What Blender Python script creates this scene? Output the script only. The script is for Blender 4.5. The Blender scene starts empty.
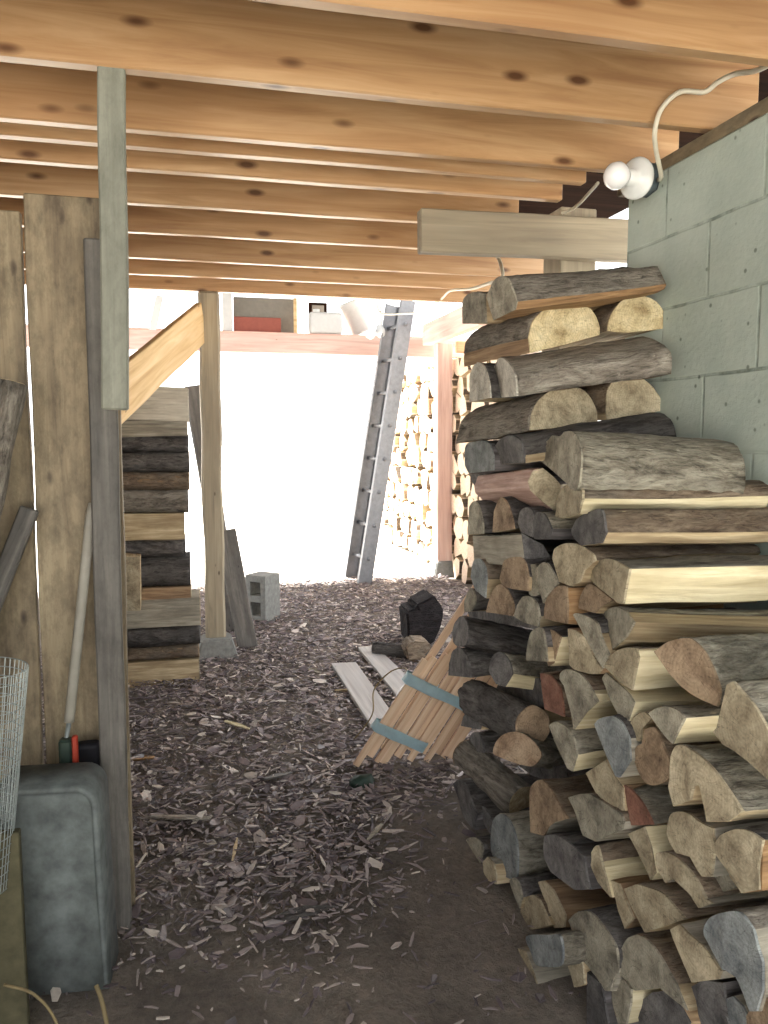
import bpy, bmesh, math, random
from mathutils import Vector, Matrix, noise
random.seed(11)
SC = bpy.context.scene
COL = SC.collection
PI = math.pi
# ------------------------------------------------------------------ camera, sky, sun, exposure
FPX, YAW, PITCH, CAMH = 790.0, math.radians(13.8), math.radians(5.65), 1.3
FW = Vector((math.sin(YAW)*math.cos(PITCH), math.cos(YAW)*math.cos(PITCH), -math.sin(PITCH)))
RT = Vector((math.cos(YAW), -math.sin(YAW), 0))
UP = RT.cross(FW)
EYE = Vector((0, 0, CAMH))
cd = bpy.data.cameras.new('camera'); cam = bpy.data.objects.new('camera', cd); COL.objects.link(cam)
cd.sensor_fit = 'VERTICAL'; cd.sensor_height = 24; cd.lens = FPX/1024*24; cd.clip_start = .05; cd.clip_end = 400
cam.matrix_world = Matrix(((RT.x, UP.x, -FW.x, EYE.x), (RT.y, UP.y, -FW.y, EYE.y), (RT.z, UP.z, -FW.z, EYE.z), (0, 0, 0, 1)))
SC.camera = cam
w = bpy.data.worlds.new('sky'); SC.world = w; w.use_nodes = True
bg = w.node_tree.nodes['Background']; bg.inputs[0].default_value = (.98, .99, 1, 1); bg.inputs[1].default_value = 3.2
sd = bpy.data.lights.new('sun', 'SUN'); sd.energy = 55; sd.angle = math.radians(2); sd.color = (1, .975, .94)
sun = bpy.data.objects.new('sun', sd); COL.objects.link(sun)
sun.rotation_euler = Vector((.55, -.62, -1.15)).to_track_quat('-Z', 'Y').to_euler()   # from beyond the far opening, high on the left
SC.view_settings.view_transform = 'Standard'; SC.view_settings.look = 'None'
SC.view_settings.exposure = 0.0; SC.view_settings.gamma = 1; SC.view_settings.use_curve_mapping = False

def ray(x, y): return FW + RT*((x-384)/FPX) - UP*((y-512)/FPX)
def at(x, y, X=None, Y=None, Z=None):
    """the point of the real plane X=, Y= or Z= seen at a pixel of the photograph"""
    d = ray(x, y)
    t = (X-EYE.x)/d.x if X is not None else (Y-EYE.y)/d.y if Y is not None else (Z-EYE.z)/d.z
    return EYE + d*t

# ------------------------------------------------------------------ materials
def lin(c):
    c = c/255
    return c/12.92 if c <= .04045 else ((c+.055)/1.055)**2.4
def rgb(h): return tuple(lin(int(h[i:i+2], 16)) for i in (0, 2, 4))+(1,)
class NT:
    def __init__(s, name, rough=.85):
        s.m = bpy.data.materials.new(name); s.m.use_nodes = True; s.t = s.m.node_tree
        s.b = s.t.nodes['Principled BSDF']; s.b.inputs['Roughness'].default_value = rough
        s.b.inputs['Specular IOR Level'].default_value = .25
    def n(s, typ, ins=None, **kw):
        o = s.t.nodes.new(typ)
        for k, v in kw.items(): setattr(o, k, v)
        for k, v in (ins or {}).items():
            if isinstance(v, tuple) and len(v) == 2 and hasattr(v[0], 'outputs'): s.t.links.new(v[0].outputs[v[1]], o.inputs[k])
            else: o.inputs[k].default_value = v
        return o
    def coord(s, scale=(1, 1, 1), rnd=True):
        tc = s.n('ShaderNodeTexCoord'); v = (tc, 'Object')
        if rnd:
            oi = s.n('ShaderNodeObjectInfo')
            mu = s.n('ShaderNodeMath', {0: (oi, 'Random'), 1: 37.0}, operation='MULTIPLY')
            ad = s.n('ShaderNodeVectorMath', {0: v, 1: (mu, 0)}, operation='ADD'); v = (ad, 0)
        mp = s.n('ShaderNodeVectorMath', {0: v, 1: scale}, operation='MULTIPLY')
        return (mp, 0)
    def noise(s, vec, scale=1, detail=5, rough=.6, dist=0):
        return (s.n('ShaderNodeTexNoise', {'Vector': vec, 'Scale': scale, 'Detail': detail, 'Roughness': rough, 'Distortion': dist}), 'Fac')
    def ramp(s, fac, stops):
        r = s.n('ShaderNodeValToRGB', {'Fac': fac}); e = r.color_ramp.elements
        while len(e) < len(stops): e.new(.5)
        for el, (p, c) in zip(e, stops): el.position = p; el.color = rgb(c) if isinstance(c, str) else (c, c, c, 1)
        return (r, 'Color')
    def mix(s, fac, a, b, mode='MIX'):
        o = s.n('ShaderNodeMix', data_type='RGBA', blend_type=mode)
        for i, v in ((0, fac), (6, a), (7, b)):
            if isinstance(v, tuple) and len(v) == 2: s.t.links.new(v[0].outputs[v[1]], o.inputs[i])
            else: o.inputs[i].default_value = rgb(v) if isinstance(v, str) else v
        return (o, 2)
    def vary(s, col, amt=.25):
        oi = s.n('ShaderNodeObjectInfo')
        v = s.n('ShaderNodeMapRange', {0: (oi, 'Random'), 3: 1-amt, 4: 1+amt})
        h = s.n('ShaderNodeHueSaturation', {'Color': col, 'Value': (v, 0)})
        return (h, 'Color')
    def done(s, col, bump=None, strength=.4, dist=.01):
        if isinstance(col, str): s.b.inputs['Base Color'].default_value = rgb(col)
        else: s.t.links.new(col[0].outputs[col[1]], s.b.inputs['Base Color'])
        if bump:
            b = s.n('ShaderNodeBump', {'Height': bump, 'Strength': strength, 'Distance': dist})
            s.t.links.new(b.outputs[0], s.b.inputs['Normal'])
        return s.m
def m_bark(name, dark, mid, light, lichen=None):
    s = NT(name, .95); n = s.noise(s.coord((9, 26, 26)), 1, 9, .7, .8)
    c = s.ramp(n, [(.3, dark), (.47, mid), (.68, light)])
    p = s.noise(s.coord((7, 11, 11)), 1, 6, .65)
    c = s.mix(s.ramp(p, [(.5, 0), (.62, .75)]), c, lichen or mid)
    f = s.noise(s.coord((26, 110, 110)), 1, 5, .7, .5)
    c = s.mix(.7, c, s.ramp(f, [(.34, .32), (.5, 1.0)]), 'MULTIPLY')
    sp = s.noise(s.coord((60, 60, 60)), 1, 3, .6); c = s.mix(s.ramp(sp, [(.66, 0), (.74, .55)]), c, light)
    h = s.n('ShaderNodeMath', {0: n, 1: f}, operation='ADD')
    return s.done(s.vary(c, .2), (h, 0), 1.0, .012)
def m_end(name, base, stain, pale):
    s = NT(name, .9); v = s.coord((1, 1, 1))
    wv = s.n('ShaderNodeTexWave', {'Vector': s.coord((0, 1, 1), False), 'Scale': 42.0, 'Distortion': 5.0, 'Detail': 3.0, 'Detail Scale': .6}, wave_type='RINGS', rings_direction='X')
    n = s.noise(v, 16, 6, .6, .4); c = s.ramp(n, [(.3, stain), (.5, base), (.72, pale)])
    c = s.mix(.16, c, s.ramp((wv, 'Fac'), [(.2, .35), (.8, 1.0)]), 'MULTIPLY')
    st = s.noise(s.coord((1, 22, 60)), 1, 5, .7)
    c = s.mix(.5, c, s.ramp(st, [(.3, .5), (.55, 1.0)]), 'MULTIPLY')
    fl = s.noise(v, 90, 4, .7)
    c = s.mix(.35, c, s.ramp(fl, [(.35, .35), (.5, 1.0)]), 'MULTIPLY')
    tc = s.n('ShaderNodeTexCoord'); sx = s.n('ShaderNodeSeparateXYZ', {0: (tc, 'Object')})
    an = s.n('ShaderNodeMath', {0: (sx, 'Y'), 1: (sx, 'Z')}, operation='ARCTAN2')
    oi = s.n('ShaderNodeObjectInfo'); rr = s.n('ShaderNodeVectorMath', {0: (sx, 'X')}, operation='LENGTH')
    ln = s.n('ShaderNodeVectorMath', {0: (tc, 'Object')}, operation='LENGTH'); l2 = s.n('ShaderNodeMath', {0: (ln, 'Value'), 1: 9.0}, operation='MULTIPLY')
    rz = s.n('ShaderNodeMath', {0: (oi, 'Random'), 1: 91.0}, operation='MULTIPLY'); a3 = s.n('ShaderNodeMath', {0: (an, 0), 1: 3.2}, operation='MULTIPLY')
    cv = s.n('ShaderNodeCombineXYZ', {0: (a3, 0), 1: (l2, 0), 2: (rz, 0)})
    k = s.noise((cv, 0), 1.6, 2, .4); kd = s.n('ShaderNodeMath', {0: k, 1: .5}, operation='SUBTRACT'); ka = s.n('ShaderNodeMath', {0: (kd, 0)}, operation='ABSOLUTE')
    c = s.mix(.62, c, s.ramp((ka, 0), [(.0, .22), (.012, 1.0)]), 'MULTIPLY')
    return s.done(s.vary(c, .14), fl, .5, .005)
def m_split(name, dark, mid, light):
    s = NT(name, .85); n = s.noise(s.coord((4, 55, 55)), 1, 6, .65, .5)
    c = s.ramp(n, [(.28, dark), (.5, mid), (.72, light)])
    b = s.noise(s.coord((5, 9, 9)), 1, 3); c = s.mix(s.ramp(b, [(.5, 0), (.72, .55)]), c, dark)
    return s.done(s.vary(c, .15), n, .6, .008)
def m_lumber(name, dark, mid, light, knot, grain=1.0, knots=.055, bump=.15, rough=.65, spec=.3, dirt=0):
    s = NT(name, rough); s.b.inputs['Specular IOR Level'].default_value = spec; n = s.noise(s.coord((1.6, 26, 26)), 1, 5, .6, .9)
    c = s.ramp(n, [(.25, dark), (.5, mid), (.78, light)])
    b = s.noise(s.coord((1.1, 4, 4)), 1, 3); c = s.mix(s.ramp(b, [(.45, 0), (.75, .6)]), c, dark)
    if knots:
        vo = s.n('ShaderNodeTexVoronoi', {'Vector': s.coord((4.6, 12, 12)), 'Scale': 1.0, 'Randomness': 1.0})
        k = s.ramp((vo, 'Distance'), [(knots, .95), (knots*1.7, .55), (knots*2.6, 0)]); c = s.mix(k, c, knot)
    if dirt:
        d1 = s.noise(s.coord((3, 6, 6)), 1, 6, .7, .6); c = s.mix(s.ramp(d1, [(.45, 0), (.7, dirt)]), c, knot)
        d2 = s.noise(s.coord((14, 30, 30)), 1, 5, .75); c = s.mix(dirt*.8, c, s.ramp(d2, [(.38, .4), (.55, 1.0)]), 'MULTIPLY')
    return s.done(s.vary(c, .1), n, bump, .004)
def m_plain(name, col, rough=.6, var=.25, scale=30, bump=.2, metal=0):
    s = NT(name, rough); n = s.noise(s.coord((1, 1, 1)), scale, 5, .6)
    s.b.inputs['Metallic'].default_value = metal
    c = s.mix(s.ramp(n, [(.3, 1-var), (.7, 1.0)]), (0, 0, 0, 1), col)
    return s.done(c, n, bump, .004)
BARK = {'grey': m_bark('bark_grey', '4a443e', '857d73', 'b3aca0', '9b958a'), 'brown': m_bark('bark_brown', '43372e', '7a6a5a', 'a3937f', '857b6e'),
        'dark': m_bark('bark_dark', '2c292a', '55514f', '7f7b78', '696663'), 'moss': m_bark('bark_lichen', '454038', '807a6d', 'b5b0a0', '9c978a')}
ENDM = {'tan': m_end('cut_tan', 'b5a88e', '80735f', 'cfc3a8'), 'pale': m_end('cut_pale', 'd8c79e', 'ab9670', 'ecdfba'), 'grey': m_end('cut_grey', 'a09a8a', '706a5f', 'bdb6a4'),
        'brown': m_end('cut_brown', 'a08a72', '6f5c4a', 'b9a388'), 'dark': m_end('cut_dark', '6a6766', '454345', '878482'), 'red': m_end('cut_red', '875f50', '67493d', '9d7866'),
        'blue': m_end('cut_blue_grey', '8b8f8f', '62666a', 'aaafad'), 'orange': m_end('cut_orange', 'a58c74', '765f4c', 'c0aa90'), 'white': m_end('cut_whitish', 'cfcabd', 'a29c91', 'e6e2d6')}
SPL = {'tan': m_split('split_tan', '857259', 'b3a080', 'd5c6a5'), 'pale': m_split('split_pale', 'b1a381', 'd3c7a4', 'e8dfc2'), 'brown': m_split('split_brown', '64503e', '947a60', 'b89f7e'),
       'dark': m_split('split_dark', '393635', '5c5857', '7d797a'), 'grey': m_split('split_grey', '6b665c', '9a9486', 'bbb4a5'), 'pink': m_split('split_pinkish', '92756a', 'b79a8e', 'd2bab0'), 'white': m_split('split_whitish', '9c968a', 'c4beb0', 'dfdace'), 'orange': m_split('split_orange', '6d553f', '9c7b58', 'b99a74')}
M_CHAR = m_bark('charred', '141213', '272325', '3d3839')
M_JOIST = m_lumber('pine_joist', '936c4a', 'b08b63', 'c7a680', '54331d', knots=.075, rough=.42, spec=.5)
M_NEW = m_lumber('fresh_pine', 'c09a68', 'dcbd8b', 'eed7ad', '7c5430', knots=.03)
M_GREEN = m_lumber('treated_wood', '6d6e63', '8a8b7f', 'a3a498', '44463e', knots=.03, bump=.5, dirt=.35)
M_PLANK = m_lumber('old_plank', '645848', '8a7c65', 'a09379', '40362f', knots=.05, bump=.4, dirt=.6)
M_GREYW = m_lumber('weathered_grey_wood', '4c4a48', '706c67', '8f8a83', '343130', knots=.02, bump=.6, dirt=.4)
M_PALEG = m_lumber('pale_grey_board', '8b8784', 'aaa6a3', 'c3c0bd', '5d5a57', knots=.02, bump=.4)
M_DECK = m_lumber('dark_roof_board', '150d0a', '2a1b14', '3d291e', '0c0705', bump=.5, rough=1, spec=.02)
M_POST = m_lumber('post_wood', '7b7164', 'a0957f', 'b8ac95', '554a3d', knots=.03, bump=.4)
M_HEAD = m_lumber('pink_beam', 'b9968a', 'd3b4a8', 'e5cec4', '8a6252', knots=.02)
M_LATH = m_lumber('lath_pine', 'b9977c', 'd6b99b', 'e8d3ba', '98704a', knots=0)
M_CONC = m_plain('concrete', '8d8e8a', .95, .35, 40, .6)
M_DCONC = m_plain('grey_cement', '747a79', .95, .5, 22, .6)
M_WHITE = m_plain('white_porcelain', 'e9ecec', .25, .05)
M_PLAST = m_plain('white_plastic', 'dcdcd8', .4, .08)
M_GBOX = m_plain('grey_metal_box', '5c6870', .45, .2, 30, .1)
M_ALU = m_plain('ladder_metal', '8d8f93', .45, .25, 25, .15, .4)
M_WIRE = m_plain('galvanised_wire', '9ba4a4', .45, .2, 40, .1, .6)
M_CABLE = m_plain('white_cable', 'd8d2c0', .5, .1)
M_TAPE = m_plain('blue_tape', 'c4e0e9', .3, .2, 20, .3)
M_BLACK = m_plain('black_plastic', '1d1c22', .6, .3)
M_RED = m_plain('red_plastic', 'a8402f', .45, .2)
M_TOOL = m_plain('grey_tool_handle', '9a968c', .6, .2, 20, .2)
M_GCAP = m_plain('dark_green_plastic', '35443c', .5, .3)
M_RPAN = m_plain('dusty_red_board', 'a35f52', .8, .15)
M_GPAN = m_plain('grey_board', '8d877c', .8, .15)
M_YEL = m_plain('yellow_green_board', '5b5743', .9, .5, 22)
M_TWIG = m_plain('twig', '8b7c5c', .8, .3)
s = NT('bulb_glass', .08); s.b.inputs['Base Color'].default_value = (.93, .93, .95, 1); s.b.inputs['Specular IOR Level'].default_value = .6
s.b.inputs['Coat Weight'].default_value = .4; M_BULB = s.m
# painted block wall: courses of 0.2 m, blocks of 0.4 m
s = NT('painted_block', .8)
tc = s.n('ShaderNodeTexCoord'); sx = s.n('ShaderNodeSeparateXYZ', {0: (tc, 'Object')})
wob = s.noise((tc, 'Object'), 7, 3)
yy = s.n('ShaderNodeMath', {0: (sx, 'Y'), 1: 20.0-2.057+.2}, operation='ADD')
zz = s.n('ShaderNodeMath', {0: (sx, 'Z'), 1: 20.0-1.862}, operation='ADD')
zw = s.n('ShaderNodeMath', {0: wob, 1: .012, 2: (zz, 0)}, operation='MULTIPLY_ADD')
cv = s.n('ShaderNodeCombineXYZ', {0: (yy, 0), 1: (zw, 0)})
br = s.n('ShaderNodeTexBrick', {'Vector': (cv, 0), 'Color1': (1, 1, 1, 1), 'Color2': (1, 1, 1, 1), 'Mortar': (0, 0, 0, 1), 'Scale': 1.0, 'Mortar Size': .006, 'Mortar Smooth': .6, 'Brick Width': .4, 'Row Height': .2})
br.offset = .5
n1 = s.noise((tc, 'Object'), 5, 5); n2 = s.noise((tc, 'Object'), 60, 4, .7)
c = s.ramp(n1, [(.3, 'a6b2aa'), (.7, 'b9c4bb')])
jn = s.noise((tc, 'Object'), 14, 4)
jf = s.n('ShaderNodeMath', {0: (br, 'Fac'), 1: s.ramp(jn, [(.42, .06), (.68, .8)])}, operation='MULTIPLY')
c = s.mix((jf, 0), c, '616d63')
vo = s.n('ShaderNodeTexVoronoi', {'Vector': (tc, 'Object'), 'Scale': 17.0}); c = s.mix(s.ramp((vo, 'Distance'), [(.06, .75), (.12, 0)]), c, '5b6459')
hh = s.n('ShaderNodeMath', {0: (br, 'Fac'), 1: -1.2, 2: n2}, operation='MULTIPLY_ADD')
M_BLOCK = s.done(c, (hh, 0), .35, .006)
# soil
s = NT('soil', 1); tc = s.n('ShaderNodeTexCoord')
n1 = s.noise((tc, 'Object'), 3.2, 6); n2 = s.noise((tc, 'Object'), 45, 6, .7); c = s.ramp(n1, [(.35, '6e665f'), (.65, '92887d')])
c = s.mix(.6, c, s.ramp(n2, [(.3, .45), (.6, 1.0)]), 'MULTIPLY'); M_SOIL = s.done(c, n2, .9, .02)
s = NT('pale_gravel', 1); n1 = s.noise(s.coord((1, 1, 1), False), 8, 6); M_GRAVEL = s.done(s.ramp(n1, [(.3, 'b5afa4'), (.7, 'd8d3c8')]), n1, .5, .02)
# chips: a colour per chip
s = NT('bark_chip', .5); s.b.inputs['Specular IOR Level'].default_value = .5; g = s.n('ShaderNodeNewGeometry')
c = s.ramp((g, 'Random Per Island'), [(0, '4b4245'), (.4, '776b6d'), (.7, '978a87'), (.9, 'b0a49c'), (1, 'd6ccc0')])
n1 = s.noise(s.coord((1, 1, 1), False), 60, 4); c = s.mix(.5, c, s.ramp(n1, [(.3, .45), (.6, 1.0)]), 'MULTIPLY'); M_CHIP = s.done(c, n1, .5, .004)
s = NT('far_lit_end', .9); n1 = s.noise(s.coord((1, 1, 1)), 14, 4); M_FEND = s.done(s.vary(s.ramp(n1, [(.3, 'd2b79c'), (.7, 'f0dcc6')]), .12), n1, .2)  # end wood made lighter, standing in for strong light on the far stack

# ------------------------------------------------------------------ builders
def link(name, bm, mats, parent=None, M=None, smooth=False):
    me = bpy.data.meshes.new(name); bm.normal_update(); bm.to_mesh(me); bm.free()
    for m in (mats if isinstance(mats, (list, tuple)) else [mats]): me.materials.append(m)
    if smooth:
        for p in me.polygons: p.use_smooth = True
    o = bpy.data.objects.new(name, me); COL.objects.link(o)
    if parent is not None: o.parent = parent
    if M is not None: o.matrix_world = M
    return o
def tag(o, label, cat, group=None):
    o['label'] = label; o['category'] = cat
    if group: o['group'] = group
    return o
def struct(o): o['kind'] = 'structure'; return o
def empty(name, M, label, cat, group=None):
    o = bpy.data.objects.new(name, None); COL.objects.link(o); o.empty_display_size = .05
    o.matrix_world = M if isinstance(M, Matrix) else Matrix.Translation(M)
    return tag(o, label, cat, group)
def frame(o, x, zhint=Vector((0, 0, 1))):
    x = x.normalized(); y = zhint.cross(x)
    if y.length < 1e-4: y = Vector((0, 1, 0))
    y.normalize(); z = x.cross(y)
    return Matrix(((x.x, y.x, z.x, o.x), (x.y, y.y, z.y, o.y), (x.z, y.z, z.z, o.z), (0, 0, 0, 1)))
def box_bm(x0, x1, y0, y1, z0, z1, bev=.003, seg=1, cuts=0, jit=0, seed=0):
    bm = bmesh.new()
    vs = [bm.verts.new((x, y, z)) for x in (x0, x1) for y in (y0, y1) for z in (z0, z1)]
    for q in ((0, 1, 3, 2), (4, 6, 7, 5), (0, 4, 5, 1), (2, 3, 7, 6), (0, 2, 6, 4), (1, 5, 7, 3)): bm.faces.new([vs[i] for i in q])
    bmesh.ops.recalc_face_normals(bm, faces=bm.faces[:])
    if bev: bmesh.ops.bevel(bm, geom=bm.edges[:], offset=bev, segments=seg, affect='EDGES', profile=.5)
    if cuts:
        ed = [e for e in bm.edges if abs((e.verts[0].co-e.verts[1].co).x) > .5*(x1-x0)]
        bmesh.ops.subdivide_edges(bm, edges=ed, cuts=cuts)
    if jit:
        for v in bm.verts:
            d = noise.noise_vector(v.co*3.1+Vector((seed*7.3, 0, 0))); v.co += Vector((0, d.y, d.z))*jit
    return bm
def beam(name, a, b, ty, tz, mat, up=Vector((0, 0, 1)), bev=.004, parent=None, cuts=10, jit=.004):
    """a sawn timber from a to b; ty wide, tz deep (along up)"""
    M = frame(a, b-a, up); L = (b-a).length
    return link(name, box_bm(0, L, -ty/2, ty/2, -tz/2, tz/2, bev, 1, cuts, jit, random.random()*50), mat, parent, M)
def catmull(P, k, closed=False):
    n = len(P); out = []
    for i in range(n if closed else n-1):
        a, b = P[i], P[(i+1) % n]
        p = P[(i-1) % n] if closed or i else a+(a-b); q = P[(i+2) % n] if closed or i+2 < n else b+(b-a)
        for j in range(k):
            t = j/k
            out.append(.5*((2*a)+(b-p)*t+(2*p-5*a+4*b-q)*t*t+(3*a-p-3*b+q)*t**3))
    if not closed: out.append(P[-1].copy())
    return out
def tube_into(bm, P, r, seg=8, cap=True):
    rs = r if isinstance(r, (list, tuple)) else [r]*len(P)
    rings = []; ref = None
    for i, p in enumerate(P):
        t = (P[min(i+1, len(P)-1)]-P[max(i-1, 0)]).normalized()
        if ref is None: ref = t.orthogonal()
        u = (ref-t*ref.dot(t)).normalized(); ref = u; v = t.cross(u)
        rings.append([bm.verts.new(p+(u*math.cos(2*PI*j/seg)+v*math.sin(2*PI*j/seg))*rs[i]) for j in range(seg)])
    for a, b in zip(rings, rings[1:]):
        for j in range(seg): bm.faces.new((a[j], a[(j+1) % seg], b[(j+1) % seg], b[j]))
    if cap: bm.faces.new(rings[0][::-1]); bm.faces.new(rings[-1])
def tube(name, P, r, mat, parent=None, seg=8, k=6):
    bm = bmesh.new(); tube_into(bm, catmull([Vector(p) for p in P], k) if k else [Vector(p) for p in P], r, seg)
    return link(name, bm, mat, parent, None, True)
def lathe(name, prof, M, mat, parent=None, seg=24):
    """profile of (x along axis, radius)"""
    bm = bmesh.new(); R = []
    for x, r in prof:
        R.append([bm.verts.new((x, max(r, 1e-4)*math.cos(2*PI*j/seg), max(r, 1e-4)*math.sin(2*PI*j/seg))) for j in range(seg)])
    for a, b in zip(R, R[1:]):
        for j in range(seg): bm.faces.new((a[j], b[j], b[(j+1) % seg], a[(j+1) % seg]))
    bm.faces.new(R[0]); bm.faces.new(R[-1][::-1]); bmesh.ops.recalc_face_normals(bm, faces=bm.faces[:])
    return link(name, bm, mat, parent, M, True)
def prism(name, quad, up, t, mat, parent=None, bev=.002):
    """a board whose top face is the quad, thickness t below it"""
    bm = bmesh.new(); a = [bm.verts.new(p) for p in quad]; b = [bm.verts.new(p-up*t) for p in quad]; n = len(quad)
    bm.faces.new(a); bm.faces.new(b[::-1])
    for i in range(n): bm.faces.new((a[i], b[i], b[(i+1) % n], a[(i+1) % n]))
    bmesh.ops.recalc_face_normals(bm, faces=bm.faces[:])
    if bev: bmesh.ops.bevel(bm, geom=bm.edges[:], offset=bev, segments=1, affect='EDGES')
    return bm

# ------------------------------------------------------------------ logs
def log(M, poly, flags, L, label, group, bark='brown', end='tan', spl='tan', name='split_log', taper=1.0, rough=.006, bt=.006):
    """firewood along local +x; poly = outline of its near end in local (y, z), flags[i] true where the edge from i is bark"""
    n = len(poly); pts, fl = [], []
    for i in range(n):
        a, b = poly[i], poly[(i+1) % n]
        if flags[i]:
            p = poly[i-1] if flags[i-1] else a+(a-b)*.6+Vector((0, 0)); q = poly[(i+2) % n] if flags[(i+1) % n] else b+(b-a)*.6
            for j in range(4):
                t = j/4; pts.append(.5*((2*a)+(b-p)*t+(2*p-5*a+4*b-q)*t*t+(3*a-p-3*b+q)*t**3)); fl.append(True)
        else:
            for j in range(3): pts.append(a.lerp(b, j/3)); fl.append(False)
    sd_ = random.random()*90; n = len(pts); NS = 12
    area = sum(pts[i].x*pts[(i+1) % n].y-pts[(i+1) % n].x*pts[i].y for i in range(n))
    if area < 0:
        pts = pts[::-1]; fl = fl[::-1]; fl = fl[1:]+fl[:1]
    cen = sum(pts, Vector((0, 0)))/n
    def sec(x, i, off=0.0):
        p = pts[i]; f = x/L; k = 1+(taper-1)*f
        q = cen+(p-cen)*k; d = noise.noise(Vector((x*7+sd_, p.x*22, p.y*22)))
        u = (p-cen); u = u.normalized() if u.length > 1e-6 else u
        w_ = min(1, x/.03)*rough
        q = q+u*(d*w_+off)
        bend = Vector((noise.noise(Vector((sd_, x*2, 0))), noise.noise(Vector((0, x*2, sd_)))))*.012*min(1, x*4)
        q = q+bend
        return Vector((x, q.x, q.y))
    bm = bmesh.new(); R = []
    for k in range(NS+1):
        x = .003+(L-.003)*k/NS
        R.append([bm.verts.new(sec(x, i, -bt if (fl[i] or fl[i-1]) else 0)) for i in range(n)])
    for a, b in zip(R, R[1:]):
        for i in range(n): bm.faces.new((a[i], a[(i+1) % n], b[(i+1) % n], b[i]))
    f1 = bm.faces.new(R[0][::-1]); f2 = bm.faces.new(R[-1])
    bmesh.ops.triangulate(bm, faces=[f1, f2])
    bmesh.ops.recalc_face_normals(bm, faces=bm.faces[:])
    o = link(name, bm, SPL[spl], None, M)
    tag(o, label, 'log', group)
    # the sawn end, a hair proud of the body
    bm = bmesh.new()
    A = [bm.verts.new(Vector((-.001+.0025*noise.noise(Vector((p.x*40, p.y*40, sd_))), p.x, p.y))) for p in [cen+(q-cen)*.985 for q in pts]]
    B = [bm.verts.new(Vector((.004, p.x, p.y))) for p in [cen+(q-cen)*.985 for q in pts]]
    fa = bm.faces.new(A[::-1])
    for i in range(n): bm.faces.new((A[i], A[(i+1) % n], B[(i+1) % n], B[i]))
    bmesh.ops.triangulate(bm, faces=[fa]); bmesh.ops.recalc_face_normals(bm, faces=bm.faces[:])
    c = link('cut_end', bm, ENDM[end], o)
    # bark: a thick skin over the round side
    if any(fl):
        bm = bmesh.new(); NB = 26; cache = {}
        def bv(k, i, s_):
            key = (k, i % n, s_)
            if key not in cache:
                x = .004+(L-.006)*k/NB; off = -bt-.002
                if s_:
                    off = .005*noise.noise(Vector((x*30+sd_, pts[i % n].x*60, pts[i % n].y*60)))+.004*noise.noise(Vector((x*9+sd_, pts[i % n].x*130, pts[i % n].y*130)))-.001
                cache[key] = bm.verts.new(sec(x, i % n, off))
            return cache[key]
        for i in range(n):
            if not fl[i]: continue
            for k in range(NB):
                bm.faces.new((bv(k, i, 1), bv(k, i+1, 1), bv(k+1, i+1, 1), bv(k+1, i, 1)))
                bm.faces.new((bv(k, i, 0), bv(k+1, i, 0), bv(k+1, i+1, 0), bv(k, i+1, 0)))
            for k in (0, NB): bm.faces.new((bv(k, i, 0), bv(k, i+1, 0), bv(k, i+1, 1), bv(k, i, 1)))
            for j in (i, i+1):
                if not (fl[(j-1) % n] and fl[j % n]):
                    for k in range(NB): bm.faces.new((bv(k, j, 0), bv(k, j, 1), bv(k+1, j, 1), bv(k+1, j, 0)))
        bmesh.ops.recalc_face_normals(bm, faces=bm.faces[:])
        link('bark', bm, BARK[bark], o, None, True)
    return o
CROP = {'A': (440, 250, 3.2), 'B': (440, 420, 4.2667), 'C': (588, 420, 4.2667), 'D': (440, 580, 4.2667), 'E': (588, 580, 4.2667), 'F': (440, 720, 4.2667), 'G': (588, 720, 4.2667),
        'H': (470, 860, 2.577), 'P5': (440, 560, 7.68), 'P6': (440, 640, 7.68), 'P7': (440, 730, 6.4), 'P8': (460, 840, 6.4), 'Q1': (530, 560, 6.4), 'Q2': (530, 670, 6.4), 'Q3': (530, 770, 6.4),
        'Q4': (640, 600, 6.), 'Q5': (640, 700, 6.), 'Q6': (640, 800, 6.), 'Q7': (560, 896, 6.), 'Q8': (640, 896, 6.)}
def parse(crop, txt):
    ox, oy, s_ = CROP[crop]; P, F = [], []
    for tk in txt.split():
        F.append(tk.endswith('*')); x, y = tk.rstrip('*').split(','); P.append((ox+float(x)/s_, oy+float(y)/s_))
    return P, F
PILE = 'firewood pile against the painted block wall'
def end_log(crop, txt, label, far=None, X=.88, Y=None, L=None, farX=1.31, farY=2.47, shrink=1.03, group=PILE, Lk=.96, **kw):
    """a log whose near end shows: outline read off the photograph, put on the real plane of the pile's face"""
    P, F = parse(crop, txt)
    cx = sum(p[0] for p in P)/len(P); cy = sum(p[1] for p in P)/len(P)
    pl = dict(X=X) if Y is None else dict(Y=Y)
    o = at(cx, cy, **pl)
    if far is not None:
        ax = (at(*far, X=farX) if Y is None else at(*far, Y=farY))-o
        if L is None: L = ax.length
    else:
        ax = Vector((1, random.uniform(-.05, .02), random.uniform(-.03, .03))) if Y is None else Vector((random.uniform(-.05, .05), 1, 0))
        if L is None: L = min(.46, (1.315-X)) if Y is None else .42
    L *= Lk
    ax.normalize()
    pn = Vector((1, 0, 0)) if Y is None else Vector((0, 1, 0))
    M = frame(o, ax); Mi = M.inverted(); poly = []
    for (px, py) in P:
        d = ray(px, py); t = (o-EYE).dot(ax)/d.dot(ax) if abs(ax.dot(pn)) > .8 else (o-EYE).dot(pn)/d.dot(pn)
        q = Mi @ (EYE+d*t); poly.append(Vector((q.y, q.z)))
    c = sum(poly, Vector((0, 0)))/len(poly); poly = [c+(p-c)*shrink for p in poly]
    return log(M, poly, F, L, label, group, **kw)
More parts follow.
